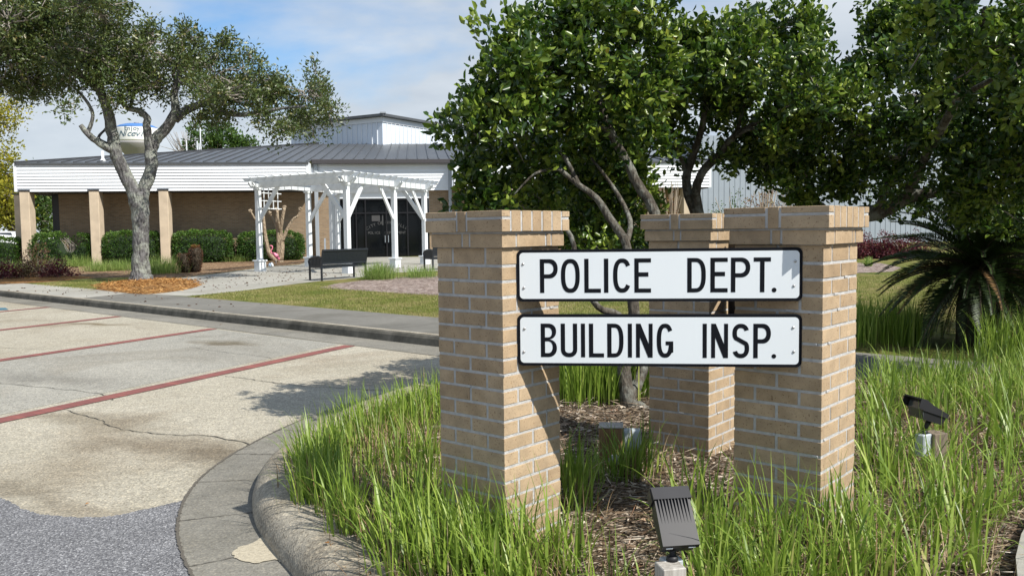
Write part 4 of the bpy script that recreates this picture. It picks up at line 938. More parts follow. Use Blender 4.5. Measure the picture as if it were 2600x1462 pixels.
# ------------------------------------------------------------------ flood lamps on wooden posts
def flood(name_lbl, head_c, yaw, pitch, post_xy, post_top, zg, side=(0, 0), wood='post_grey', boxc=None, post_w=.09, roll=0., sc=.82):
    root = empty('flood_lamp', (post_xy[0], post_xy[1], zg), 0, name_lbl, 'flood lamp', 'dark bronze flood lamps on short wooden posts in the bed'); o0 = np.array([post_xy[0], post_xy[1], zg])
    hc = Vector(np.array(head_c) - o0)
    Rh = Matrix.Rotation(yaw, 3, 'Z') @ Matrix.Rotation(pitch, 3, 'X') @ Matrix.Rotation(roll, 3, 'Y')      # local +y = aim, +z = back of the housing
    def P(x, y, z): return hc + Rh @ (Vector((x, y, z)) * sc)
    def hexa(m, b0, b1): m.add([P(*v) for v in b0 + b1], [(0, 3, 2, 1), (4, 5, 6, 7), (0, 1, 5, 4), (1, 2, 6, 5), (2, 3, 7, 6), (3, 0, 4, 7)], .5)
    w = .082
    m = MB(); hexa(m, [(-w, -.125, -.018), (w, -.125, -.018), (w * .98, .085, -.028), (-w * .98, .085, -.028)], [(-w, -.125, .010), (w, -.125, .010), (w * .98, .085, .040), (-w * .98, .085, .040)])
    hexa(m, [(-w * .82, -.11, -.075), (w * .82, -.11, -.075), (w * .82, .05, -.085), (-w * .82, .05, -.085)], [(-w * .9, -.12, -.0185), (w * .9, -.12, -.0185), (w * .9, .07, -.0285), (-w * .9, .07, -.0285)])
    hs = m.build('housing', 'fixture_bronze', root)
    m = MB(); w2 = w * 1.05
    hexa(m, [(-w2, .075, .030), (w2, .075, .030), (w2, .135, .036), (-w2, .135, .036)], [(-w2, .075, .050), (w2, .075, .050), (w2, .135, .046), (-w2, .135, .046)])
    for s_ in (-1, 1): hexa(m, [(s_ * w2 - .003, .075, -.03), (s_ * w2 + .003, .075, -.03), (s_ * w2 + .003, .135, -.02), (s_ * w2 - .003, .135, -.02)], [(s_ * w2 - .003, .075, .0295), (s_ * w2 + .003, .075, .0295), (s_ * w2 + .003, .135, .0355), (s_ * w2 - .003, .135, .0355)])
    m.build('visor', 'fixture_bronze', root)
    m = MB()
    for k in range(10):
        x = -w * .80 + 1.6 * w * k / 9; t = .0014
        m.add([P(x - t, .074, .030), P(x + t, .074, .030), P(x - t, .074, .050), P(x + t, .074, .050), P(x - t, -.03, .0235), P(x + t, -.03, .0235)], [(0, 1, 3, 2), (2, 3, 5, 4), (0, 2, 4), (1, 5, 3)], .5)
    m.build('cooling_fins', 'fixture_bronze', hs)
    m = MB(); hexa(m, [(-w * .86, .0515, -.082), (w * .86, .0515, -.082), (w * .9, .090, -.026), (-w * .9, .090, -.026)], [(-w * .86, .0535, -.080), (w * .86, .0535, -.080), (w * .9, .092, .020), (-w * .9, .092, .020)])
    m.build('lens', 'fixture_lens', root)
    for x in (-.05, .05): m = MB(); hexa(m, [(x - .015, -.129, -.014), (x + .015, -.129, -.014), (x + .015, -.1255, -.014), (x - .015, -.1255, -.014)], [(x - .015, -.129, -.008), (x + .015, -.129, -.008), (x + .015, -.1255, -.008), (x - .015, -.1255, -.008)]); m.build('latch', 'galv', hs)
    st_ = P(0, -.055, -.07); tgt = Vector((side[0], side[1], post_top - zg + .006))
    m = MB(); m.tube([st_, (st_ * .55 + tgt * .45) , tgt], [.016, .012, .012], 10); m.tube([tgt - Vector((0, 0, .004)), tgt + Vector((0, 0, .012))], [.022, .019], 12); m.build('stem', 'fixture_bronze', root, True)
    ph = post_top - zg
    if boxc is None:
        m = MB(); m.box((0, 0, ph / 2 - .1), (post_w, post_w, ph + .2), R(12), ch=.003); m.build('post', wood, root)
        m = MB(); m.box((side[0], side[1] + .02, ph - .055), (.075, .05, .115), R(12), ch=.006); m.build('junction_box', 'grey_box', root)
    else:
        m = MB(); m.box((boxc[0], boxc[1], ph / 2 - .1), (post_w, post_w, ph + .2), R(20), ch=.003); m.build('post', wood, root)
        m = MB(); m.box((side[0], side[1], ph - .06), (.075, .055, .12), R(32), ch=.006); m.build('junction_box', 'grey_box', root)
    return root
h1 = AT(1712, 1318, 3.02); p1 = AT(1700, 1442, 2.97); t1 = AT(1708, 1425, 2.98)
flood('flood lamp seen from behind in the foreground, aimed up at the sign boards', h1, R(8), R(44), (p1[0], p1[1] - .015), float(t1[2]), .24, side=(float(t1[0] - p1[0]), .035), post_w=.085)
h2 = AT(2352, 1036, 4.55); p2 = AT(2345, 1100, 4.55)
flood('flood lamp seen from the side in tall grass right of the piers', h2, R(104), R(22), (p2[0], p2[1]), float(p2[2]), .25, side=(0, 0), boxc=(.075, .03), post_w=.09, wood='post_weathered', sc=.76)
# wooden stub with socket box behind the boards
bx = GB(1552, 1185); ob = empty('socket_post', bx, R(-8), 'short square timber stub with grey socket box, between the brick piers', 'socket post')
m = MB(); m.box((0, 0, .09), (.135, .135, .30), ch=.004); m.build('post', 'post_wood', ob)
m = MB(); m.box((.0, 0, .243), (.138, .138, .006)); m.build('cut_top', 'post_grey', ob)
m = MB(); m.box((.12, -.03, .17), (.10, .06, .12), ch=.005); m.box((.12, -.064, .17), (.085, .006, .10), ch=.002); m.build('socket_box', 'grey_box', ob)
m = MB(); m.tube([(.02, -.072, .06), (.02, -.085, .06)], [.034, .032], 20); m.build('round_plate', 'grey_box', ob, True)

# ------------------------------------------------------------------ trees
def blobpts(bl):
    px, py, rx, ry, Y, rY = bl; c = AT(px, py, Y); return c, np.array([rx * Y / FPX, rY, ry * Y / FPX])
def crown(name, blobs, per, cl_n, spread, L, Wd, mat, parent, quad2=True, up=.35, surf=2.6, twigs=0, twig_mat='twig_grey', twr=.006, rbias=.0, seed=1, clump=0., cper=10):
    """leaf clusters spread through the union of ellipsoids; per = clusters per m2 of blob surface"""
    r_ = np.random.default_rng(seed); C = []; Dr = []; TW = MB()
    for bl in blobs:
        c, r = blobpts(bl); n = int(per * (r[0] * r[2] + r[0] * r[1] + r[1] * r[2])); n = max(n, 6)
        d = unit(r_.normal(size=(n, 3))); rad = r_.random(n) ** (1 / surf); rad *= 1 + .12 * np.sin(d[:, 0] * 7 + c[0] * 3) * np.sin(d[:, 2] * 6 + c[2])
        p = c + d * rad[:, None] * r
        if clump:
            ns = max(3, n // cper); sd = unit(r_.normal(size=(ns, 3))); sc_ = c + sd * (r_.random(ns) ** (1 / surf))[:, None] * r; j = r_.integers(0, ns, n)
            e = unit(r_.normal(size=(n, 3))); p = sc_[j] + e * (r_.random(n) ** .4)[:, None] * clump * r_.uniform(.6, 1.3, ns)[j][:, None]; d = unit(e + .35 * sd[j])
        C.append(p); Dr.append(unit(d * np.array([1, 1, .8]) + np.array([0, 0, up]) + r_.normal(0, .35, (n, 3))))
        if twigs:
            for i in r_.choice(n, min(n, int(n * twigs)), replace=False):
                q = c + (p[i] - c) * .25 + r_.normal(0, .05, 3) * r; md = (p[i] + q) / 2 + r_.normal(0, .08, 3) * r.mean()
                TW.tube([q, md, p[i]], [twr * 2.2, twr * 1.5, twr * .6], 4, False)
    C = np.concatenate(C); Dr = np.concatenate(Dr); N = len(C)
    idx = np.repeat(np.arange(N), cl_n); cc = C[idx]; dd = Dr[idx]; n = len(idx)
    off = r_.normal(0, spread, (n, 3)); base = cc + off; ld = unit(dd * .7 + r_.normal(0, .75, (n, 3)) + np.array([0, 0, .12]))
    ll = r_.uniform(*L, n); ww = ll * r_.uniform(*Wd, n)
    global rng; sv = rng; rng = r_
    V, F = (leaves if quad2 else leaves1)(base, ld, ll, ww); rng = sv
    k = 6 if quad2 else 4; clr = r_.random(N)[idx]; rn = np.clip(.62 * clr + .38 * r_.random(n) + rbias, 0, 1)
    o = npmesh(name, V, F, np.repeat(rn, k), mat, parent)
    if twigs: TW.build('twigs', twig_mat, parent)
    return o
def limb(m, pts, rads, n=9, jit=.06, sub=4):
    """pts: (px, py, Y); rads in metres"""
    P = np.array([AT(*p) for p in pts]); Q = catmull(P, sub); rr = np.interp(np.linspace(0, len(P) - 1, len(Q)), range(len(P)), rads)
    Q = Q + rng.normal(0, 1, Q.shape) * rr[:, None] * .045; Q[0] = P[0]
    m.tube(Q, list(rr), n, True, jit); return Q

# oak on the left
ob_ = AT(357, 717, 25.9)
oak = empty('oak_tree', (0, 0, 0), 0, 'spreading oak on the left, forked grey trunk standing in orange pine straw', 'tree')
m = MB()
def olimb(m_, p_, r_, n_=9): return limb(m_, p_, [q_ * .88 for q_ in r_], n_)
olimb(m, [(358, 728, 25.9), (358, 712, 25.9), (357, 690, 25.9), (357, 640, 25.9), (357, 580, 25.9), (356, 530, 25.9), (352, 492, 25.9)], [.50, .41, .32, .265, .265, .30, .32], 14)
olimb(m, [(350, 520, 25.9), (336, 480, 25.85), (314, 435, 25.8), (296, 395, 25.7), (286, 345, 25.7), (277, 293, 25.6), (258, 240, 25.5), (240, 190, 25.3), (200, 130, 25.2), (170, 70, 25)], [.28, .23, .215, .205, .19, .17, .14, .12, .09, .05], 12)
olimb(m, [(352, 522, 26), (366, 480, 26), (384, 430, 26.1), (384, 385, 26.2), (396, 352, 26.3), (425, 322, 26.3), (446, 280, 26.3), (442, 240, 26.4), (455, 190, 26.4), (470, 130, 26.5)], [.26, .21, .20, .21, .19, .17, .15, .13, .10, .06], 12)
olimb(m, [(384, 400, 26.2), (378, 360, 26.1), (372, 320, 26.0), (374, 300, 26.), (352, 282, 25.9), (318, 272, 25.7), (300, 230, 25.6)], [.17, .15, .13, .12, .10, .08, .05], 9)
olimb(m, [(290, 385, 25.7), (262, 370, 25.4), (228, 345, 25.2), (204, 318, 25.1)], [.15, .12, .10, .075], 9)
olimb(m, [(222, 336, 25.2), (234, 308, 25.2), (233, 280, 25.2), (210, 245, 25.1), (180, 215, 25)], [.07, .06, .055, .05, .03], 7)
olimb(m, [(272, 365, 25.7), (250, 350, 25.8), (270, 325, 25.9), (292, 290, 26)], [.06, .05, .04, .02], 6)
olimb(m, [(444, 305, 26.3), (480, 278, 26.3), (530, 262, 26.2), (565, 285, 26.), (610, 292, 25.9), (665, 285, 25.7), (720, 275, 25.6), (780, 270, 25.5)], [.15, .12, .10, .095, .085, .07, .05, .03], 9)
olimb(m, [(446, 290, 26.3), (500, 265, 27), (570, 255, 27.4), (640, 215, 27.6)], [.11, .09, .07, .04], 7)
olimb(m, [(250, 225, 25.5), (190, 190, 25.2), (110, 150, 24.8), (30, 120, 24.5), (-60, 110, 24.3)], [.11, .09, .07, .05, .03], 7)
olimb(m, [(262, 250, 25.6), (220, 200, 26.4), (160, 170, 27.2), (60, 180, 27.6)], [.09, .07, .05, .03], 7)
olimb(m, [(450, 215, 26.4), (520, 160, 26.6), (560, 130, 26.6)], [.09, .06, .03], 6)
olimb(m, [(240, 190, 25.3), (270, 120, 25.6), (300, 50, 25.8)], [.09, .06, .03], 6)
olimb(m, [(330, 275, 25.8), (350, 200, 26.0), (370, 130, 26.2)], [.06, .05, .03], 6)
m.build('trunk', 'oak_bark', oak, True)
OB = [(40, 150, 105, 95), (130, 60, 100, 75), (-70, 100, 110, 110), (15, 222, 70, 35), (95, 205, 70, 35), (180, 165, 70, 60), (235, 105, 95, 80), (245, 185, 70, 40), (225, 5, 105, 55), (110, -10, 90, 50), (290, 40, 45, 60), (340, 135, 85, 75), (440, 150, 90, 75), (390, 100, 60, 45), (470, 90, 45, 35), (410, 215, 70, 45), (335, 225, 60, 30), (540, 185, 80, 70), (570, 125, 45, 28), (630, 205, 75, 65), (700, 235, 70, 50), (780, 240, 60, 55), (805, 190, 22, 20), (770, 300, 60, 38), (830, 275, 35, 40), (722, 322, 34, 24), (660, 285, 60, 32), (560, 240, 90, 45), (500, 300, 50, 20), (585, 305, 45, 18), (165, 268, 22, 20), (270, 250, 45, 22), (-30, 30, 80, 60), (700, 345, 14, 18), (800, 345, 18, 18), (20, 60, 70, 50), (640, 150, 20, 18), (60, 130, 80, 50), (150, 130, 70, 50), (210, 60, 60, 50), (250, 140, 60, 50), (100, 90, 80, 50), (180, 210, 40, 25)]
r3 = random.Random(3)
OBB = [(x, y, rx, ry, (24.6 if x < 300 and r3.random() < .5 else 26) + r3.uniform(-1.0, 1.0) - (.4 if y > 250 else 0), max(.5, rx * 26 / FPX * r3.uniform(.9, 1.5))) for x, y, rx, ry in OB]
crown('crown', OBB, 112, 8, .10, (.085, .155), (.34, .46), 'oak_leaf', oak, False, .2, 2.0, .16, 'twig_grey', .011, 0, 11, .36, 20)

# ligustrum trees behind the piers
def lig(label, limbs, blobs, per, seed, bias=0., name='ligustrum_tree', tw=.10):
    t = empty(name, (0, 0, 0), 0, label, 'tree', 'broadleaf evergreen trees behind the piers'); m = MB()
    for pts, rd in limbs: limb(m, pts, [q_ * .84 for q_ in rd], 9, .05)
    m.build('trunk', 'ligustrum_bark', t, True)
    crown('crown', blobs, per, 12, .045, (.045, .088), (.46, .60), 'ligustrum_leaf', t, True, .5, 2.4, tw, 'twig_grey', .0035, bias, seed, .19, 11); return t
Y1 = 6.9
T1 = [(1335, 130, 75, 60, 6.7, .5), (1262, 88, 34, 16, 6.6, .15), (1290, 78, 40, 22, 6.6, .2), (1250, 215, 60, 42, 6.6, .4), (1225, 262, 42, 28, 6.5, .3), (1235, 275, 60, 45, 6.7, .4), (1190, 330, 55, 34, 6.6, .35), (1150, 312, 26, 14, 6.5, .15), (1195, 400, 55, 55, 6.8, .4), (1225, 462, 55, 50, 6.8, .4), (1300, 330, 90, 80, 6.7, .6), (1330, 230, 90, 75, 6.7, .6), (1390, 75, 80, 55, 6.9, .6), (1420, 190, 90, 80, 6.7, .6), (1500, 60, 90, 65, 7.0, .6), (1600, 40, 75, 50, 7.0, .6), (1560, 0, 80, 40, 7, .5), (1530, 160, 100, 80, 6.8, .6), (1440, 320, 95, 85, 7.2, .5), (1350, 430, 90, 70, 7.2, .5), (1480, 440, 90, 60, 7.6, .4), (1560, 300, 80, 80, 7.3, .5), (1640, 150, 70, 70, 7.1, .5), (1610, 240, 60, 60, 7.1, .5), (1245, 512, 60, 22, 6.9, .4), (1400, 520, 120, 38, 7.6, .4), (1500, 585, 95, 50, 8.0, .4), (1610, 540, 45, 60, 8.2, .4), (1600, 430, 60, 60, 7.9, .4), (1300, 500, 70, 40, 7.3, .4), (1480, 560, 100, 70, 9.2, .7), (1590, 600, 80, 55, 9.4, .7), (1540, 480, 90, 60, 8.8, .5), (1640, 330, 70, 70, 7.8, .5), (1560, 400, 70, 60, 8.0, .5), (1500, 520, 80, 50, 8.4, .5), (1350, 560, 130, 60, 9.0, .6), (1450, 620, 120, 50, 9.4, .6), (1600, 330, 100, 80, 8.6, .6), (1550, 410, 100, 60, 8.6, .6), (1650, 250, 90, 80, 8.8, .7), (1500, 620, 90, 30, 8.6, .4), (1480, 480, 90, 60, 8.0, .5)]
L1 = [([(1600, 1045, 6.55), (1592, 1000, 6.55), (1584, 940, 6.6), (1596, 870, 6.65), (1610, 790, 6.7), (1596, 700, 6.75), (1590, 620, 6.8), (1545, 550, 6.85), (1515, 505, 6.9), (1470, 470, 6.9), (1420, 430, 6.9)], [.085, .068, .062, .06, .055, .05, .042, .038, .032, .027, .02]),
      ([(1598, 1010, 6.6), (1625, 960, 6.7), (1645, 880, 6.8), (1665, 780, 7.0), (1672, 640, 7.1), (1662, 540, 7.2), (1620, 470, 7.2), (1585, 400, 7.2), (1548, 330, 7.1), (1520, 250, 7.1), (1500, 160, 7)], [.06, .055, .055, .055, .055, .055, .05, .045, .038, .03, .02]),
      ([(1620, 870, 6.7), (1570, 800, 6.6), (1520, 780, 6.5), (1470, 700, 6.5), (1450, 600, 6.6), (1400, 540, 6.7)], [.035, .033, .03, .028, .022, .015]),
      ([(1600, 1025, 6.55), (1635, 1035, 6.5), (1665, 1065, 6.45)], [.06, .04, .015]),
      ([(1550, 335, 7.1), (1500, 315, 7.0), (1460, 318, 6.9)], [.02, .016, .008]), ([(1530, 280, 7.1), (1490, 260, 7.0), (1450, 285, 6.9)], [.018, .012, .006]),
      ([(1420, 430, 6.9), (1360, 440, 6.8), (1300, 500, 6.8)], [.018, .012, .006]), ([(1470, 470, 6.9), (1420, 380, 6.9), (1340, 300, 6.8), (1260, 250, 6.7)], [.024, .02, .014, .008]),
      ([(1590, 620, 6.8), (1600, 560, 7.), (1560, 480, 7.2), (1500, 400, 7.2)], [.03, .025, .02, .012])]
lig('glossy evergreen tree directly behind the left pier, its crown reaching furthest left', L1, T1, 210, 21)
T2 = [(1740, 115, 55, 55, 8.4, .5), (1800, 85, 70, 40, 8.5, .5), (1880, 80, 80, 48, 8.5, .6), (1980, 75, 80, 40, 8.5, .6), (2050, 80, 38, 34, 8.4, .4), (2090, 105, 20, 22, 8.4, .2), (1720, 225, 65, 60, 8.5, .5), (1800, 190, 95, 75, 8.4, .7), (1900, 190, 105, 75, 8.3, .7), (2010, 180, 95, 65, 8.3, .7), (2080, 225, 65, 55, 8.3, .5), (1960, 285, 100, 55, 8.2, .6), (2080, 305, 75, 55, 8.3, .5), (2110, 260, 60, 50, 8.2, .5), (1700, 320, 45, 40, 8.8, .4), (1830, 285, 60, 40, 8.8, .5), (2120, 365, 75, 45, 8.8, .5), (1900, 345, 60, 28, 9, .4), (1960, 390, 90, 45, 9, .5), (2050, 425, 80, 40, 9, .5), (1990, 455, 30, 18, 8.6, .2), (2130, 470, 70, 25, 9.2, .4), (1830, 390, 30, 35, 8.9, .3), (1760, 380, 30, 40, 9.3, .3), (1900, 420, 60, 30, 9.2, .4), (2080, 490, 70, 24, 9.3, .4), (1820, 260, 90, 50, 9.4, .5), (2000, 350, 100, 50, 9.6, .5)]
L2 = [([(1790, 980, 9.0), (1800, 800, 9.0), (1795, 620, 9.), (1768, 540, 9.), (1745, 480, 9.), (1745, 440, 9.0), (1758, 400, 9.0), (1775, 350, 8.9), (1790, 280, 8.8), (1800, 200, 8.7)], [.10, .09, .085, .08, .058, .055, .05, .042, .033, .02]),
      ([(1795, 640, 9.0), (1775, 540, 8.95), (1768, 480, 8.9), (1785, 435, 8.85), (1820, 400, 8.8), (1850, 360, 8.7), (1880, 335, 8.6), (1940, 300, 8.5)], [.08, .06, .055, .052, .048, .042, .033, .02]),
      ([(1745, 450, 9.), (1735, 415, 9.), (1715, 370, 8.9), (1700, 300, 8.8)], [.03, .025, .02, .012]), ([(1850, 360, 8.7), (1900, 330, 8.5), (1955, 325, 8.4)], [.025, .018, .008]), ([(1870, 340, 8.7), (1890, 260, 8.6), (1900, 180, 8.5)], [.028, .02, .01])]
lig('evergreen tree with slim forked trunk rising above the rear pier', L2, T2, 210, 22)
T3 = [(2185, 150, 50, 45, 8.6, .5), (2150, 240, 60, 60, 8.7, .5), (2250, 60, 60, 55, 8.5, .5), (2235, 0, 45, 40, 8.5, .4), (2310, 20, 60, 45, 8.5, .5), (2345, 70, 85, 55, 8.4, .6), (2300, 160, 105, 85, 8.3, .8), (2420, 110, 105, 75, 8.2, .8), (2500, 85, 60, 45, 8.3, .6), (2540, 130, 85, 70, 8.2, .7), (2620, 120, 60, 70, 8.2, .7), (2350, 280, 115, 85, 8.1, .8), (2480, 250, 115, 95, 8, .8), (2590, 290, 80, 105, 8, .8), (2210, 340, 80, 65, 8.4, .6), (2300, 400, 95, 55, 8.4, .6), (2450, 400, 115, 75, 8.2, .7), (2580, 430, 90, 80, 8, .7), (2170, 430, 70, 40, 9, .5), (2260, 455, 60, 35, 9, .5), (2390, 490, 100, 40, 8.8, .6), (2520, 520, 100, 50, 8.6, .6), (2750, 250, 150, 160, 7.8, 1.1), (2760, 450, 130, 90, 7.8, 1.0), (2930, 250, 150, 150, 7.2, 1.1), (2900, 60, 170, 120, 7.6, 1.0), (2700, 40, 110, 90, 8, .9), (3100, 200, 150, 150, 7., 1.1), (2700, 300, 150, 130, 9.6, 1.0), (2860, 350, 160, 150, 9.8, 1.2), (3000, 200, 170, 170, 9.6, 1.2), (2560, 550, 80, 45, 9.3, .6), (2420, 540, 90, 32, 9.6, .6), (2280, 500, 60, 26, 9.6, .4), (2350, 350, 120, 80, 9.6, .6), (2520, 350, 120, 90, 9.6, .6), (2600, 530, 80, 60, 9.8, .6), (2420, 60, 105, 80, 5.9, .45), (2550, 120, 105, 95, 5.8, .5), (2340, 120, 65, 65, 6.2, .4), (2690, 80, 120, 120, 5.7, .6), (2490, -40, 150, 60, 5.8, .6), (2620, 230, 85, 65, 6.0, .4), (2400, 220, 70, 50, 6.3, .35), (1990, 150, 80, 60, 7.2, .4), (2080, 230, 60, 45, 7.2, .35)]  # blobs beyond the right edge of view are unseen, added to shade the palm
L3 = [([(2060, 1010, 9.6), (2070, 800, 9.6), (2090, 640, 9.6), (2140, 560, 9.5), (2240, 535, 9.3), (2310, 500, 9.2), (2400, 485, 9), (2500, 450, 8.8)], [.16, .14, .13, .125, .10, .085, .06, .03]),
      ([(2100, 600, 9.6), (2090, 540, 9.6), (2050, 515, 9.5), (2010, 480, 9.4), (1985, 440, 9.3), (1950, 400, 9.2), (1900, 350, 9)], [.13, .10, .085, .06, .045, .03, .02]),
      ([(2230, 535, 9.3), (2260, 460, 9.2), (2300, 380, 9.1), (2350, 290, 9), (2380, 200, 8.9)], [.06, .05, .045, .035, .02]), ([(2300, 500, 9.2), (2360, 380, 8.2), (2430, 250, 7.0), (2480, 120, 6.2), (2500, 20, 5.9)], [.06, .05, .04, .03, .015]), ([(2430, 250, 7.0), (2560, 180, 6.3), (2660, 120, 5.9)], [.03, .02, .01]), ([(2270, 440, 9.2), (2210, 380, 9.), (2180, 300, 8.9)], [.04, .03, .015])]
lig('broad dark evergreen tree behind the right pier filling the right edge', L3, T3, 165, 23, -.04)

# background trees on the left and behind the roof
def bgtree(label, trunk, r, blobs, mat, per, L, seed, name='background_tree', tw=.1, bark='dark_bark', cn=8, spread=.35, group='trees beyond the station'):
    t = empty(name, (0, 0, 0), 0, label, 'tree', group); m = MB(); limb(m, trunk, list(np.linspace(r, r * .35, len(trunk))), 8)
    m.build('trunk', bark, t, True); crown('crown', blobs, per, cn, spread, L, (.4, .6), mat, t, False, .2, 2.2, tw, 'twig_grey', .02, 0, seed, .8 if name != 'pine_tree' else .45, 8); return t
bgtree('yellow green tree at the left edge with branch hanging into the sky', [(-110, 640, 48), (-100, 450, 48), (-60, 330, 48), (-20, 290, 48)], .3, [(-20, 285, 70, 40, 48, 1.2), (15, 310, 40, 30, 48, 1), (-60, 330, 70, 70, 48, 1.5), (45, 275, 22, 16, 48, .4), (5, 265, 35, 22, 48, .8)], 'yellow_leaf', 23, (.12, .25), 31)
bgtree('bushy yellow green tree left of the station with a dark leaning stem', [(45, 620, 66), (28, 570, 66), (15, 500, 66), (20, 440, 66)], .35, [(0, 440, 55, 45, 66, 2.5), (20, 500, 60, 55, 66, 2.5), (-50, 500, 70, 90, 66, 3), (25, 555, 45, 30, 66, 2), (15, 405, 30, 22, 66, 1.5)], 'yellow_leaf', 15, (.18, .38), 32)
bgtree('green tree seen between the two end columns of the station', [(112, 640, 72), (110, 560, 72), (108, 500, 72)], .3, [(100, 520, 55, 55, 72, 2.5), (130, 560, 45, 40, 72, 2), (60, 540, 50, 60, 74, 2.5), (95, 480, 50, 40, 72, 2)], 'green_leaf', 15, (.18, .38), 33)
bgtree('dark green tree at far left behind the hedge and cars', [(-60, 640, 80), (-55, 560, 80), (-40, 500, 80)], .4, [(-10, 530, 70, 60, 80, 3), (-90, 480, 90, 100, 80, 4), (50, 520, 45, 60, 84, 3)], 'green_leaf', 13, (.2, .42), 34)
PB = [(500, 340, 28, 8, 92, 1.5), (545, 330, 38, 9, 92, 1.6), (520, 355, 45, 9, 92, 1.8), (590, 345, 45, 9, 92, 1.8), (560, 362, 60, 9, 92, 2), (620, 360, 38, 8, 92, 1.5), (575, 328, 32, 8, 92, 1.3), (510, 322, 18, 7, 92, 1), (640, 368, 26, 6, 92, 1.2), (480, 365, 22, 6, 92, 1), (550, 380, 90, 10, 92, 2)]
bgtree('flat topped pine rising behind the grey metal roof', [(560, 600, 92), (561, 450, 92), (561, 370, 92), (558, 330, 92)], .3, PB, 'pine_needle', 7, (.25, .5), 35, 'pine_tree', .35, cn=12, spread=.22)
tb = empty('bare_tree', (0, 0, 0), 0, 'leafless grey tree behind the metal roof beside the pine', 'tree', 'trees beyond the station'); m = MB()
limb(m, [(480, 600, 96), (478, 480, 96), (476, 400, 96)], [.3, .25, .2], 7); m.build('trunk', 'twig_grey', tb, True); m = MB()
for i in range(70):
    x = rng.normal(470, 22); y = rng.uniform(328, 372); b0 = (476 + rng.normal(0, 6), 400, 96 + rng.normal(0, 1)); m.tube([AT(*b0), AT((b0[0] + x) / 2 + rng.normal(0, 5), 380, 96), AT(x, y, 96 + rng.normal(0, 1.5))], [.07, .04, .015], 4, False)
m.build('branches', 'twig_grey', tb)

# ------------------------------------------------------------------ hedges, shrubs and clumps by the station
def hedge(label, px0, px1, py0, v, dp, seed, gap=False, cut=.0):
    u0 = None
    def uv(px, py): # px at depth plane v
        r = ray(px, py); t = ((v * BV + BO) @ BV) / (r[:2] @ BV); P = r * t; return float((P[:2] - BO) @ BU), float(P[2] + HC)
    u0, z1 = uv(px0, py0); u1, _ = uv(px1, py0); r_ = np.random.default_rng(seed); c = bld((u0 + u1) / 2, v + dp / 2, .22)
    root = empty('hedge_bush', c, BA, label, 'hedge', 'clipped round hedges in front of the station'); w = (u1 - u0) / 2; h = (z1 - .22); n = int(9000 * w / 1.4)
    d = unit(r_.normal(size=(n, 3)) * np.array([1, 1, .9])); e = .38
    P = d / ((np.abs(d) ** 4).sum(1, keepdims=True)) ** .25
    P *= (r_.uniform(.84, 1.02, n))[:, None]; P = P * np.array([w, dp / 2, h / 2]) + np.array([0, 0, h / 2]); P += .03 * np.sin(P[:, [1, 2, 0]] * 9 + seed)
    if gap: k = (np.abs(P[:, 0] - w * .28) > .28 + .10 * np.sin(P[:, 2] * 9)) | (P[:, 2] < h * .45); P = P[k]; d = d[k]; n = len(P)
    global rng; sv = rng; rng = r_; V, F = leaves1(P, d + r_.normal(0, .6, (n, 3)) + np.array([0, 0, .3]), r_.uniform(.06, .11, n), r_.uniform(.035, .06, n)); rng = sv
    npmesh('foliage', V, F, np.repeat(np.clip(r_.random(n) * .7 + .3 * (P[:, 2] / h) ** 2, 0, 1), 4), 'hedge_leaf', root)  # leaf tone rises with height: sunlit tops put into the colour
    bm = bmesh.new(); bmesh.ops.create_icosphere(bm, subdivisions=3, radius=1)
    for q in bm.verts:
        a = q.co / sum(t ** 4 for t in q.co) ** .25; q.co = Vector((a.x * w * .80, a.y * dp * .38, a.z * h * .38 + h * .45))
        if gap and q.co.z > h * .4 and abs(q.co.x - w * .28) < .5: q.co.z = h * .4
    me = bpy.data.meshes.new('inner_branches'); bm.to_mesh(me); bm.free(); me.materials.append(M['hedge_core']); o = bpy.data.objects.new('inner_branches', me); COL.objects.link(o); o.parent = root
    if gap:
        m = MB()
        for i in range(9): m.tube([(w * .28 + r_.normal(0, .1), -.2, h * .3), (w * .28 + r_.normal(0, .2), -.3, h * .6), (w * .2 + r_.normal(0, .25), -.35, h * .85)], [.02, .014, .006], 5)
        m.build('bare_stems', 'twig_grey', root)
    return root
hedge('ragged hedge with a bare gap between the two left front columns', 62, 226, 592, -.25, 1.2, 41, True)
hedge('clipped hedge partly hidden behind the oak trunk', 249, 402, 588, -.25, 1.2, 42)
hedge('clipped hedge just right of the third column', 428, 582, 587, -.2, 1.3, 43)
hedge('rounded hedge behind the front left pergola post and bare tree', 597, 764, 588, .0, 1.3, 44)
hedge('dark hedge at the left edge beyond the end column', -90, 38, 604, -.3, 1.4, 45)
def clump(name, label, cat, base, n, H, spread, mat, wd=.012, lean=.7, group=None, seed=1, cast=None):
    r_ = np.random.default_rng(seed); o = empty(name, base, 0, label, cat, group); B = np.stack([r_.normal(0, spread, n), r_.normal(0, spread, n), np.zeros(n)], 1); az = np.arctan2(B[:, 1], B[:, 0]) + r_.normal(0, .7, n)
    global rng; sv = rng; rng = r_; V, F = blades(B, r_.uniform(.55, 1, n) * H, np.abs(r_.normal(0, lean, n)).clip(0, 1.5), az, np.full(n, wd), 4); rng = sv
    npmesh('blades', V, F, np.repeat(r_.random(n), 10), mat, o); return o
gg = 'fine grass clumps in the station bed'
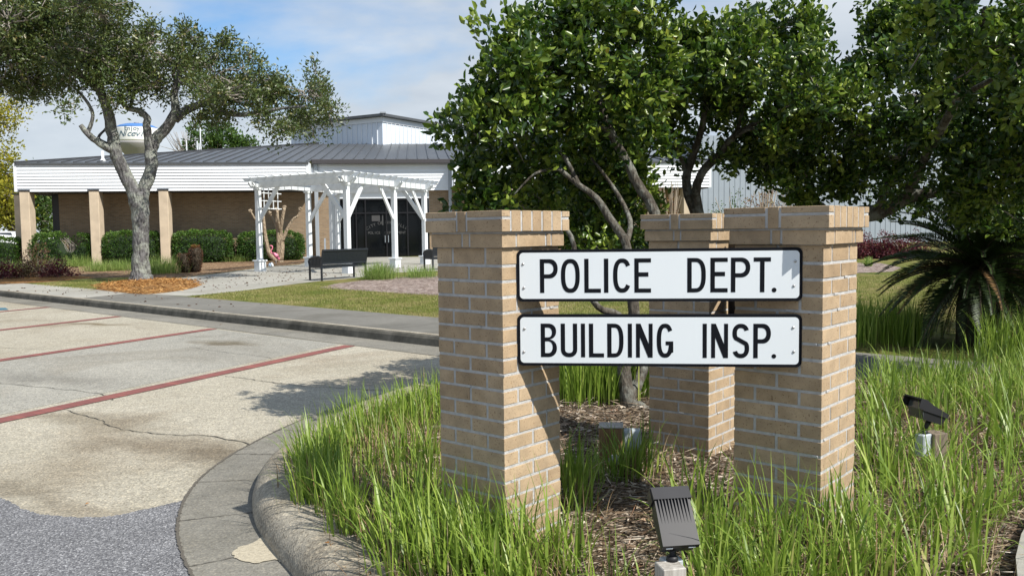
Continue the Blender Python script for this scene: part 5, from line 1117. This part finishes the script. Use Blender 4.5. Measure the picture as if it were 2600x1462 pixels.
for i, (x, y, n, H, sp, lb) in enumerate(((965, 709, 900, .62, .22, 'bright fine grass clump in the wood chips right of the bench'), (1068, 704, 500, .45, .3, 'smaller thin grass clump in the wood chips close to the left pier'),
        (200, 676, 700, .65, .4, 'pale fine grass clump in front of the ragged hedge'), (258, 688, 600, .55, .3, 'fine grass clump just left of the oak trunk base'), (308, 686, 600, .55, .3, 'fine grass clump touching the left side of the oak trunk'),
        (405, 694, 1100, .8, .38, 'tall bright grass clump just right of the oak trunk'), (30, 690, 500, .6, .4, 'fine grass clump at the far left beside the purple shrubs'), (128, 682, 350, .55, .35, 'small grass clump between the brown shrub and the ragged hedge'), (560, 664, 200, .5, .3, 'sparse grass blades in front of the hedge right of the third column'), (610, 664, 260, .5, .35, 'sparse grass blades at the left foot of the rounded hedge'))):
    clump('grass_clump', lb, 'grass clump', GL(x, y), n, H, sp, 'soft_grass', .010, .95, gg, 60 + i)
def shrub(name, label, cat, base, r, n, mat, L, seed, group=None, stems=8, cn=6):
    r_ = np.random.default_rng(seed); o = empty(name, base, 0, label, cat, group); d = unit(r_.normal(size=(n, 3))); d[:, 2] = np.abs(d[:, 2]); P = d * (r_.random(n) ** .5)[:, None] * np.array(r) * (1 + .2 * np.sin(d[:, :1] * 8))
    P = np.repeat(P, cn, 0) + r_.normal(0, .06, (n * cn, 3)); P[:, 2] = np.abs(P[:, 2]) + .03; k = len(P)
    global rng; sv = rng; rng = r_; V, F = leaves1(P, np.repeat(d, cn, 0) + r_.normal(0, .7, (k, 3)), r_.uniform(*L, k), r_.uniform(*L, k) * .55); rng = sv
    npmesh('foliage', V, F, np.repeat(r_.random(k), 4), mat, o); m = MB()
    for i in range(stems):
        e = unit(r_.normal(size=3)); e[2] = abs(e[2]) + .4; e = e * np.array(r) * .9; m.tube([(r_.normal(0, .04), r_.normal(0, .04), -.02), tuple(e * .5 + r_.normal(0, .04, 3)), tuple(e)], [.014, .01, .005], 4)
    m.build('stems', 'twig_grey', o); return o
sg_ = 'dark leaved shrubs at the left end of the bed'
shrub('purple_shrub', 'low purple leaved shrub left of the oak, in front of the grass clumps', 'shrub', GL(147, 703), (.62, .5, .55), 260, 'purple_leaf', (.05, .09), 71, sg_)
shrub('purple_shrub', 'purple leaved shrub cut off by the left edge', 'shrub', GL(5, 708), (.55, .5, .65), 260, 'purple_leaf', (.05, .09), 72, sg_)
shrub('brown_shrub', 'tall sparse brown leaved shrub at the foot of the end columns', 'shrub', GL(98, 697), (.75, .6, 1.0), 260, 'brown_leaf', (.05, .09), 73, sg_, 14)
shrub('brown_shrub', 'lower brown leaved shrub between two purple shrubs', 'shrub', GL(60, 705), (.7, .5, .55), 220, 'brown_leaf', (.05, .09), 74, sg_)
# two shaggy cycad stumps
for i, (x, y, h, r, tilt, mt, lb) in enumerate(((474, 692, .70, .20, -.16, 'dark_bark', 'shorter dark shaggy palm stump leaning left'), (496, 691, .95, .21, .04, 'dark_bark', 'taller shaggy palm stump with a rusty top'))):
    o = empty('palm_stump', GL(x, y), 0, lb, 'palm stump', 'pair of shaggy palm stumps in the bed'); m = MB(); ax = lambda t: (tilt * t * h * 1.2, 0, t * h)
    m.tube([ax(t) for t in (0, .15, .4, .7, .9, 1.0)], [r * .62, r * .8, r, r * 1.02, r * .8, r * .3], 14, jit=.08); m.build('stump', mt, o, True)
    r_ = np.random.default_rng(80 + i); n = 900; t = r_.random(n); th = r_.uniform(0, 6.28, n); rr_2 = r * np.interp(t, [0, .15, .4, .7, .9, 1], [.62, .8, 1, 1.02, .8, .3])
    P = np.stack([tilt * t * h * 1.2 + rr_2 * np.cos(th), rr_2 * np.sin(th), t * h], 1); D_2 = np.stack([np.cos(th), np.sin(th), np.full(n, .25)], 1)
    V, F = leaves1(P, D_2, r_.uniform(.04, .09, n), r_.uniform(.02, .04, n)); tt = t > (.74 if i else 1.1)
    npmesh('leaf_scars', V, F, np.repeat(r_.random(n) * .6, 4), 'brown_leaf', o)
    if i:
        n = 260; th = r_.uniform(0, 6.28, n); P = np.stack([tilt * h + .14 * np.cos(th) * r_.random(n), .14 * np.sin(th), h * (.9 + .08 * r_.random(n))], 1)
        V, F = leaves1(P, np.stack([np.cos(th) * .4, np.sin(th) * .4, np.ones(n)], 1), r_.uniform(.06, .12, n), np.full(n, .02)); npmesh('rusty_crown', V, F, np.repeat(r_.random(n), 4), 'red_leaf', o)
# pruned crape myrtle
cm = empty('pruned_tree', GL(697, 667), 0, 'hard pruned bare tan tree with knobbly branch ends behind the pergola post', 'tree'); cb_ = GL(697, 667); Yc = cb_[1]
m = MB()
def mlimb(pts, r): 
    P = np.array([AT(x, y, Yc + dy) - cb_ for x, y, dy in pts]); Q = catmull(P, 4); m.tube(Q, list(np.interp(np.linspace(0, 1, len(Q)), np.linspace(0, 1, len(r)), r)), 8, True, .07)
mlimb([(712, 668, 0), (708, 640, 0), (708, 600, 0), (704, 560, .1), (700, 532, .1)], [.17, .12, .11, .09, .07]); mlimb([(712, 660, 0), (716, 620, 0), (712, 590, 0), (716, 560, -.2), (722, 527, -.2)], [.15, .11, .10, .08, .07])
mlimb([(716, 612, 0), (730, 580, 0), (745, 556, 0), (757, 548, 0), (762, 532, 0)], [.10, .07, .055, .045, .04]); mlimb([(706, 662, -.1), (685, 645, -.2), (674, 600, -.2), (670, 560, -.2), (668, 535, -.1)], [.14, .11, .08, .06, .045])
mlimb([(708, 600, 0), (700, 570, .2), (690, 550, .3), (684, 542, .3)], [.08, .055, .04, .04]); mlimb([(712, 590, 0), (706, 560, -.3), (704, 535, -.3)], [.08, .06, .05]); mlimb([(668, 590, -.2), (650, 560, -.2), (636, 536, -.2)], [.06, .045, .03])
m.build('trunk', 'myrtle_bark', cm, True); m = MB()
for x, y in ((700, 531), (722, 526), (762, 531), (684, 541), (704, 534), (636, 536)):
    c = AT(x, y, Yc) - cb_; bm = bmesh.new(); bmesh.ops.create_icosphere(bm, subdivisions=2, radius=.085)
    m.add([q.co * (1 + random.uniform(-.25, .3)) + Vector(c) for q in bm.verts], [[q.index for q in f.verts] for f in bm.faces]); bm.free()
m.build('knuckles', 'myrtle_bark', cm)

# shrubs far right, palm, agave
def pxshrub(name, label, cat, px, py, Y, r, n, mat, L, seed, group=None, stems=8):
    p = AT(px, py, Y); p[2] = zl(p[0], p[1]); return shrub(name, label, cat, p, r, n, mat, L, seed, group, stems)
for i, (px, lb) in enumerate(((2175, 'purple hedge shrub half hidden by the right pier'), (2235, 'purple hedge shrub just clear of the right pier'), (2300, 'purple hedge shrub behind the palm fronds'))):
    b_ = GL(px, 656); shrub('purple_hedge', lb, 'shrub', b_, (1.1, .6, .85), 520, 'purple_leaf', (.05, .10), 90 + i, 'purple hedge in front of the metal hall', 6)
p = GL(2205, 676); o = clump('agave', 'small green spiky plant in a gravel patch beyond the right pier', 'plant', p, 60, .35, .05, 'soft_grass', .05, .9, None, 97)
S(poly('gravel_patch', [GL(x, y, .006) for x, y in ((2170, 668), (2235, 668), (2290, 680), (2265, 690), (2170, 694))], 'mulch_grey'))
for i, (px, Y, w_, h_, n, mt, lb) in enumerate(((1650, 32, .55, 2.6, 360, 'red_leaf', 'left reddish shrub with bare upright stems above the rear pier'), (1700, 33, .6, 2.75, 380, 'red_leaf', 'second reddish shrub with bare tan stems beside the slim forked trunk'), (1860, 31, .9, 2.2, 520, 'hedge_leaf', 'rounded olive shrub above the right pier, leftmost of its row'), (1935, 31, .8, 2.55, 520, 'red_leaf', 'orange brown shrub with bare stems above the middle of the right pier'), (2000, 31, .9, 2.5, 520, 'brown_leaf', 'brown green shrub above the right pier near the dark limb'))):
    p = AT(px, 560, Y); p[2] = zl(p[0], p[1]); o = shrub('stemmy_shrub', lb, 'shrub', p, (w_, .6, h_), n, mt, (.05, .1), 100 + i, 'stemmy shrubs in front of the metal hall', 4)
    r_ = np.random.default_rng(110 + i); m = MB()
    for k in range(26 if mt != 'hedge_leaf' else 5):
        th = r_.uniform(0, 6.28); a = r_.uniform(.1, .95) * w_; m.tube([(r_.normal(0, .12), r_.normal(0, .1) - .3, 0), (a * math.cos(th) * .5, -.4 + .2 * math.sin(th), h_ * .6), (a * math.cos(th), -.4 + .3 * math.sin(th), h_ * r_.uniform(.85, 1.12))], [.018, .014, .008], 4)
    m.build('upright_stems', 'stem_tan', o)
def sago(label, base, h, nfr, seed, Lf=1.25):
    o = empty('sago_palm', base, 0, label, 'palm'); r_ = np.random.default_rng(seed); m = MB(); m.tube([(0, 0, -.05), (0, 0, h * .5), (0, 0, h)], [.24, .23, .18], 12, jit=.12); m.build('trunk', 'dark_bark', o)
    parts = {'palm_leaf': [], 'palm_dry': []}; RB = MB()
    for f in range(nfr):
        az = f * 2.39996 + r_.normal(0, .15); q = f / nfr; el = 1.2 - 1.8 * q + r_.normal(0, .12); L = Lf * r_.uniform(.8, 1.1); p = np.array([0, 0, h]) ; hd = np.array([math.cos(az), math.sin(az), 0]); pts = [p]; e = el; n = 14
        for k in range(n): p = p + (hd * math.cos(e) + np.array([0, 0, math.sin(e)])) * L / n; e -= .045 + .05 * k / n; pts.append(p)
        pts = np.array(pts); RB.tube(pts, list(np.linspace(.012, .003, len(pts))), 4, False)
        tt = np.linspace(.12, 1, 62); P = np.stack([np.interp(tt * n, range(n + 1), pts[:, i]) for i in range(3)], 1); T = unit(np.gradient(P, axis=0)); sd = np.array([-hd[1], hd[0], 0]); upv = np.cross(T, sd); upv *= -np.sign(upv[:, 2:3] + 1e-9) * -1
        wl = .21 * np.sin(np.clip(tt * 1.02, 0, 1) ** .7 * math.pi).clip(.2, 1)
        for s_ in (-1, 1):
            D_ = sd * s_ * .72 + T * .72 + upv * .38 + r_.normal(0, .05, T.shape); D_ = unit(D_); V = np.stack([P, P + D_ * wl[:, None] * .5 + T * .009, P + D_ * wl[:, None], P + D_ * wl[:, None] * .5 - T * .009], 1).reshape(-1, 3); F = np.arange(len(P))[:, None] * 4 + np.array([0, 1, 2, 3])
            parts['palm_dry' if (q > .5 and r_.random() < .2) else 'palm_leaf'].append((V, F, np.repeat(r_.random(len(P)), 4)))
    for k, nm in (('palm_leaf', 'fronds'), ('palm_dry', 'dead_fronds')):
        if parts[k]: v, f, r = merge(parts[k]); npmesh(nm, v, f, r, k, o)
    RB.build('frond_stalks', 'dark_bark', o); return o
b_ = GL(2480, 878); sago('dark sago palm with drooping fronds under the right hand tree', b_, .9, 115, 120, 1.32)
b_ = AT(2640, 880, 11.5); b_[2] = zl(b_[0], b_[1]); sago('second sago palm cut off by the right edge', b_, .8, 70, 121, 1.3)

# ------------------------------------------------------------------ grasses in the front bed
def tufts(bases, nb, H, lean, wd, spread=.045, dirb=None, seed=1):
    r_ = np.random.default_rng(seed); n = len(bases); k = r_.integers(nb[0], nb[1], n); idx = np.repeat(np.arange(n), k); N = len(idx); hs = r_.uniform(.75, 1.15, n)[idx]
    B = bases[idx] + np.stack([r_.normal(0, spread, N), r_.normal(0, spread, N), np.zeros(N)], 1); th = np.arctan2(B[:, 1] - bases[idx, 1], B[:, 0] - bases[idx, 0]) + r_.normal(0, .6, N)
    if dirb is not None: th = np.where(r_.random(N) < dirb[1], dirb[0] + r_.normal(0, .7, N), th)
    hh = r_.uniform(H[0], H[1], N) * hs; ln = np.abs(r_.normal(lean * .5, lean * .5, N)).clip(.02, 1.6); w = r_.uniform(wd[0], wd[1], N) * 1.5
    global rng; sv = rng; rng = r_; V, F = blades(B, hh, ln, th, w, 6); rng = sv
    return V, F, np.repeat(np.clip(r_.random(N) * .75 + .25 * r_.random(n)[idx], 0, 1), 14)
def regpts(reg, n, seed, minz=True):
    P = np.array([GB(*p) for p in reg]); r_ = np.random.default_rng(seed); x = r_.uniform(P[:, 0].min(), P[:, 0].max(), n * 6); y = r_.uniform(P[:, 1].min(), P[:, 1].max(), n * 6)
    k = inpoly(P, x, y)
    for (cx, cy) in ((.13, 3.98), (1.46, 3.85), (1.33, 5.3)): k &= (np.abs(x - cx) + np.abs(y - cy) > .34)
    x = x[k][:n]; y = y[k][:n]; return np.stack([x, y, zb(x, y) - .01], 1)
RG = [  # (region in photo pixels, tufts, blades, height, lean, width, seed)
    ([(775, 1290), (760, 1210), (800, 1160), (900, 1105), (1010, 1060), (1120, 1035), (1200, 1030), (1200, 1075), (1060, 1100), (960, 1130), (860, 1180), (860, 1250), (930, 1310), (1000, 1340), (1100, 1370), (1110, 1440), (1000, 1420), (900, 1370), (830, 1320)], 135, (10, 19), (.20, .42), .55, (.004, .009), 1),
    ([(1100, 1370), (1260, 1385), (1330, 1385), (1460, 1350), (1500, 1400), (1480, 1500), (1300, 1560), (1050, 1520), (930, 1440), (1000, 1400)], 64, (9, 16), (.22, .46), .7, (.004, .010), 2),
    ([(1410, 1230), (1470, 1220), (1500, 1300), (1430, 1330)], 9, (10, 20), (.22, .40), .55, (.004, .009), 3),
    ([(1540, 1180), (1640, 1175), (1660, 1225), (1560, 1240)], 9, (14, 22), (.22, .40), .7, (.004, .009), 4),
    ([(1700, 1330), (1800, 1310), (1850, 1380), (2180, 1370), (2250, 1480), (2200, 1600), (1800, 1600), (1760, 1420)], 66, (9, 17), (.20, .46), .95, (.004, .010), 5),
    ([(2175, 1330), (2185, 1100), (2200, 990), (2400, 960), (2620, 950), (2800, 1000), (2800, 1250), (2560, 1300), (2500, 1480), (2300, 1560), (2200, 1480)], 250, (9, 18), (.22, .50), 1.05, (.004, .010), 6),
    ([(890, 1130), (1110, 1110), (1110, 1340), (960, 1300)], 44, (7, 14), (.18, .36), .6, (.004, .008), 8),
    ([(1500, 1480), (1640, 1500), (1640, 1600), (1500, 1600)], 5, (6, 12), (.12, .28), .7, (.004, .008), 7)]
ps = []
for reg, n, nb, H, ln, wd, sd in RG: ps.append(tufts(regpts(reg, n, 200 + sd), nb, H, ln, wd, .045, (math.pi * .95, .35) if sd in (1, 2) else None, 300 + sd))
v, f, r = merge(ps); tag(npmesh('tall_grass', v, f, r, 'grass_blade', smooth=True), 'bright green strap leaved grass growing round the piers and along the curved kerb', 'grass', kind='stuff')
# dark tall grass behind, beyond the trunk, and beyond the sidewalk
ps = []
def gp(reg, n, seed, f_): P = np.array([f_(*p) for p in reg]); r_ = np.random.default_rng(seed); x = r_.uniform(P[:, 0].min(), P[:, 0].max(), n * 8); y = r_.uniform(P[:, 1].min(), P[:, 1].max(), n * 8); k = inpoly(P, x, y); x = x[k][:n]; y = y[k][:n]; z = P[:, 2].mean(); return np.stack([x, y, np.full(len(x), z)], 1)
ps.append(tufts(gp([(1380, 1035), (1480, 1030), (1570, 1028), (1660, 1010), (1700, 985), (1380, 985)], 75, 1, GB), (10, 18), (.35, .60), .35, (.005, .009), .05, None, 401))
ps.append(tufts(gp([(2150, 884), (2330, 884), (2330, 850), (2150, 850)], 55, 2, GL), (14, 24), (.35, .6), .3, (.006, .010), .06, None, 402))
ps.append(tufts(gp([(2480, 930), (2760, 940), (2760, 870), (2480, 880)], 60, 3, GL), (12, 20), (.35, .6), .5, (.006, .010), .06, None, 403))
v, f, r = merge(ps); tag(npmesh('back_grass', v, f, r, 'grass_blade', smooth=True), 'dark upright grass behind the boards, round the tree trunk and beyond the sidewalk', 'grass', kind='stuff')
ps = []
for reg, n, nb, H, ln, wd, sd in RG: ps.append(tufts(regpts(reg, int(n * 1.1), 500 + sd), (5, 11), (.08, .30), 1.25, (.002, .005), .07, None, 600 + sd))
ps.append(tufts(regpts([(860, 1180), (960, 1130), (1110, 1110), (1110, 1340), (1000, 1330), (900, 1270)], 70, 520), (8, 14), (.05, .14), 1.3, (.002, .005), .07, None, 620))
v, f, r = merge(ps); tag(npmesh('dry_thatch', v, f, r, 'dry_blade'), 'short dry brown thatch between the green tufts by the curved kerb', 'dry grass', kind='stuff')
# mown lawn blades nearest the camera beyond the sidewalk
def lawnpts(reg, n, seed):
    P = np.array([GL(*p) for p in reg]); r_ = np.random.default_rng(seed); x = r_.uniform(P[:, 0].min(), P[:, 0].max(), n * 4); y = r_.uniform(P[:, 1].min(), P[:, 1].max(), n * 4); k = inpoly(P, x, y); x = x[k][:n]; y = y[k][:n]; z = .15 + .013 * np.maximum(0, (x - CA[0]) * CN[0] + (y - CA[1]) * CN[1] - 1.77); return np.stack([x, y, z], 1)
ps = []
for reg, n, sd in (([(480, 752), (620, 738), (800, 722), (880, 735), (960, 741), (1120, 750), (1300, 765), (1700, 770), (1700, 850), (1400, 830), (1112, 808)], 26000, 1), ([(2150, 850), (2450, 850), (2450, 700), (2150, 700)], 12000, 2), ([(70, 722), (330, 707), (330, 722), (235, 738), (150, 731)], 3000, 3)):
    B = lawnpts(reg, n, sd); n = len(B); r_ = np.random.default_rng(sd); rng = r_; V, F = blades(B, r_.uniform(.02, .055, n), r_.uniform(.1, 1.2, n), r_.uniform(0, 6.28, n), np.full(n, .008), 2); ps.append((V, F, np.repeat(r_.random(n) * .6 + .4 * (np.sin(B[:, 0] * 1.7) * np.sin(B[:, 1] * 1.3) * .5 + .5), 6)))
v, f, r = merge(ps); tag(npmesh('mown_grass', v, f, r, 'lawn_blade'), 'short patchy yellow green mown grass beyond the sidewalk', 'lawn grass', kind='stuff')
# fallen leaves
lf = MB()
for (px, py, z, s_, lb) in ((830, 1378, .175, .035, 'orange fallen leaf on top of the rounded kerb'), (838, 855, .01, .035, 'yellow fallen leaf in the gutter below the far kerb'), (770, 910, .01, .02, 'small brown leaf beside the nearest red brick stripe'), (560, 824, .01, .05, 'brown leaf near the end of the second red brick stripe'), (222, 1278, .01, .03, 'curled brown leaf near the edge of the dark asphalt')):
    p = G(px, py, z); a = random.uniform(0, 6.28)
    o = MB(); c, q = math.cos(a), math.sin(a); o.add([(p[0] - c * s_ * .5, p[1] - q * s_ * .5, z), (p[0] - q * s_ * .3, p[1] + c * s_ * .3, z + s_ * .2), (p[0] + c * s_ * .5, p[1] + q * s_ * .5, z + .004), (p[0] + q * s_ * .3, p[1] - c * s_ * .3, z + s_ * .15)], [(0, 1, 2, 3)], .3)
    tag(o.build('fallen_leaf', 'straw_chip'), lb, 'leaf', 'fallen leaves on the concrete')

# ------------------------------------------------------------------ cars, water tower
def car(label, loc, rz, body, van=False):
    c = empty('parked_car', loc, rz, label, 'car', 'cars parked beyond the station'); L, Wc = (5.0, 1.9) if van else (4.5, 1.78); h1, h2 = (.95, 1.95) if van else (.85, 1.42)
    pr = [(-L / 2, .3), (L / 2, .3), (L / 2, .62), (L * .46, h1 * .88), (L * .24, h1), (L * .10 if not van else L * .2, h2 - .05), (L * .02, h2), (-L * .30, h2), (-L * .45, h1 + .1), (-L / 2, h1), (-L / 2, .5)]
    m = MB(); n = len(pr); vs = [(x, -Wc / 2 * (1 if z <= h1 + .11 else .84), z) for x, z in pr] + [(x, Wc / 2 * (1 if z <= h1 + .11 else .84), z) for x, z in pr]
    m.add(vs, [tuple(range(n)), tuple(range(n, 2 * n))[::-1]] + [(i + n, (i + 1) % n + n, (i + 1) % n, i) for i in range(n)], .5); m.build('body', body, c)
    for s_ in (-1, 1):
        m = MB(); y = s_ * (Wc / 2 * .93); a0, a1 = (-L * .40, L * .17)
        m.add([(a0, y * 1.01, h1 + .06), (a1 + .18, y * 1.01, h1 + .06), (a1 - .05, y * .935, h2 - .12), (a0 + .25, y * .935, h2 - .12)], [(0, 1, 2, 3)], .5); m.build('side_window', 'car_glass', c)
    m = MB(); m.add([(L * .24 - .02, -Wc * .40, h1 + .03), (L * .24 - .02, Wc * .40, h1 + .03), (L * (.10 if not van else .2) + .03, Wc * .36, h2 - .10), (L * (.10 if not van else .2) + .03, -Wc * .36, h2 - .10)], [(0, 1, 2, 3)], .5); m.build('windscreen', 'car_glass', c)
    m = MB(); m.add([(-L * .45 - .03, Wc * .38, h1 + .18), (-L * .45 - .03, -Wc * .38, h1 + .18), (-L * .31 - .03, -Wc * .35, h2 - .08), (-L * .31 - .03, Wc * .35, h2 - .08)], [(0, 1, 2, 3)], .5); m.build('rear_window', 'car_glass', c)
    for x in (-L * .31, L * .31):
        for s_ in (-1, 1):
            m = MB(); m.tube([(x, s_ * (Wc / 2 - .2), .33), (x, s_ * (Wc / 2 + .01), .33)], .33, 18); w = m.build('wheel', 'tyre', c); m = MB(); m.tube([(x, s_ * (Wc / 2 + .011), .33), (x, s_ * (Wc / 2 + .03), .33)], .19, 14); m.build('rim', 'rim', w)
    return c
p = AT(10, 600, 78); p[2] = 0.3; car('dark blue car seen small beyond the hedge at the left edge', p, R(60), 'car_blue')
p = AT(2, 620, 58); p[2] = .05; car('white van with dark windows just beyond the hedge at the left edge', p, R(20), 'car_white', True)
p = AT(118, 610, 82); p[2] = .05; car('white car seen through the gap between the end columns', p, R(75), 'car_white')

wt = AT(348, 345, 320); ZW = lambda y: float(AT(348, y, 320)[2]); tw = empty('water_tower', (wt[0], wt[1], 0), 0, 'distant water tower with blue domed top seen through the fork of the oak', 'water tower')
Rt = 51.5 * 320 / FPX
prof = [(Rt * .42, ZW(560) - 60), (Rt * .42, ZW(404)), (Rt * .55, ZW(396)), (Rt * .8, ZW(380)), (Rt * .97, ZW(368)), (Rt, ZW(362))]; prof[0] = (Rt * .42, 0.)
m = MB(); m.lathe(prof, 48); m.build('bowl', 'tower_grey', tw, True)
m = MB(); m.lathe([(Rt, ZW(362) + .01), (Rt * 1.005, ZW(358)), (Rt * 1.005, ZW(330)), (Rt * .995, ZW(327.5))], 64); tk = m.build('tank', 'tower_white', tw, True)
m = MB(); m.lathe([(Rt * .995, ZW(327.5) + .02), (Rt * .93, ZW(324)), (Rt * .78, ZW(319.5)), (Rt * .55, ZW(316.2)), (Rt * .25, ZW(314.6)), (.05, ZW(314.2))], 48); m.build('dome', 'tower_blue', tw, True)
m = MB(); m.lathe([(.9, ZW(315)), (.9, ZW(311.5)), (.3, ZW(311))], 10); m.tube([(2.2, 0, ZW(315.5)), (2.2, 0, ZW(311))], .15, 6); m.tube([(-2.4, 0, ZW(315.5)), (-2.4, 0, ZW(312))], .12, 6); m.build('vent', 'tower_grey', tw)
def ring_text(body, size, a0, step, z, name, shear=0., sx=1.):
    Ms = []
    for i, ch in enumerate(body):
        a = a0 + step * i; base_az = math.atan2(-wt[1], -wt[0]); t = base_az + a; Rr = Rt * 1.012
        X = Vector((-math.sin(t), math.cos(t), 0)); Yv = Vector((0, 0, 1)); Zv = Vector((math.cos(t), math.sin(t), 0)); o = Vector((Rr * math.cos(t), Rr * math.sin(t), z))
        Ms.append(Matrix(((X.x, Yv.x, Zv.x, o.x), (X.y, Yv.y, Zv.y, o.y), (X.z, Yv.z, Zv.z, o.z), (0, 0, 0, 1))))
    return textpolys(body, size, Ms, name, 'tower_text', tk, shear, .01, sx)
ring_text('Enjoy', 2.2, -.50, .14, ZW(336.5), 'tank_lettering'); ring_text('Niceville', 3.0, -.74, .185, ZW(351.5), 'tank_lettering', .35, 1.15)

# small dark litter on the path and the sidewalk
def litter(reg, n, seed, f_, z0):
    P = np.array([f_(*p) for p in reg]); r_ = np.random.default_rng(seed); x = r_.uniform(P[:, 0].min(), P[:, 0].max(), n * 5); y = r_.uniform(P[:, 1].min(), P[:, 1].max(), n * 5); k = inpoly(P, x, y); x = x[k][:n]; y = y[k][:n]; n = len(x)
    z = .15 + .013 * np.maximum(0, (x - CA[0]) * CN[0] + (y - CA[1]) * CN[1] - 1.77) + z0; a = r_.uniform(0, 6.28, n)
    return leaves1(np.stack([x, y, z], 1), np.stack([np.cos(a), np.sin(a), np.zeros(n) + .1], 1), r_.uniform(.03, .10, n), r_.uniform(.02, .06, n)) + (np.repeat(r_.random(n), 4),)
v, f, r = merge([litter([(500, 742), (760, 712), (880, 702), (1010, 690), (1090, 676), (900, 672), (760, 680), (560, 700), (420, 716), (515, 725)], 420, 1, GL, .008), litter([(60, 728), (240, 740), (480, 752), (700, 775), (560, 795), (250, 756), (0, 738)], 70, 2, GL, .006)])
tag(npmesh('leaf_litter', v, f, r * .35, 'brown_leaf'), 'small dark fallen leaves scattered over the concrete path', 'leaf litter', kind='stuff')
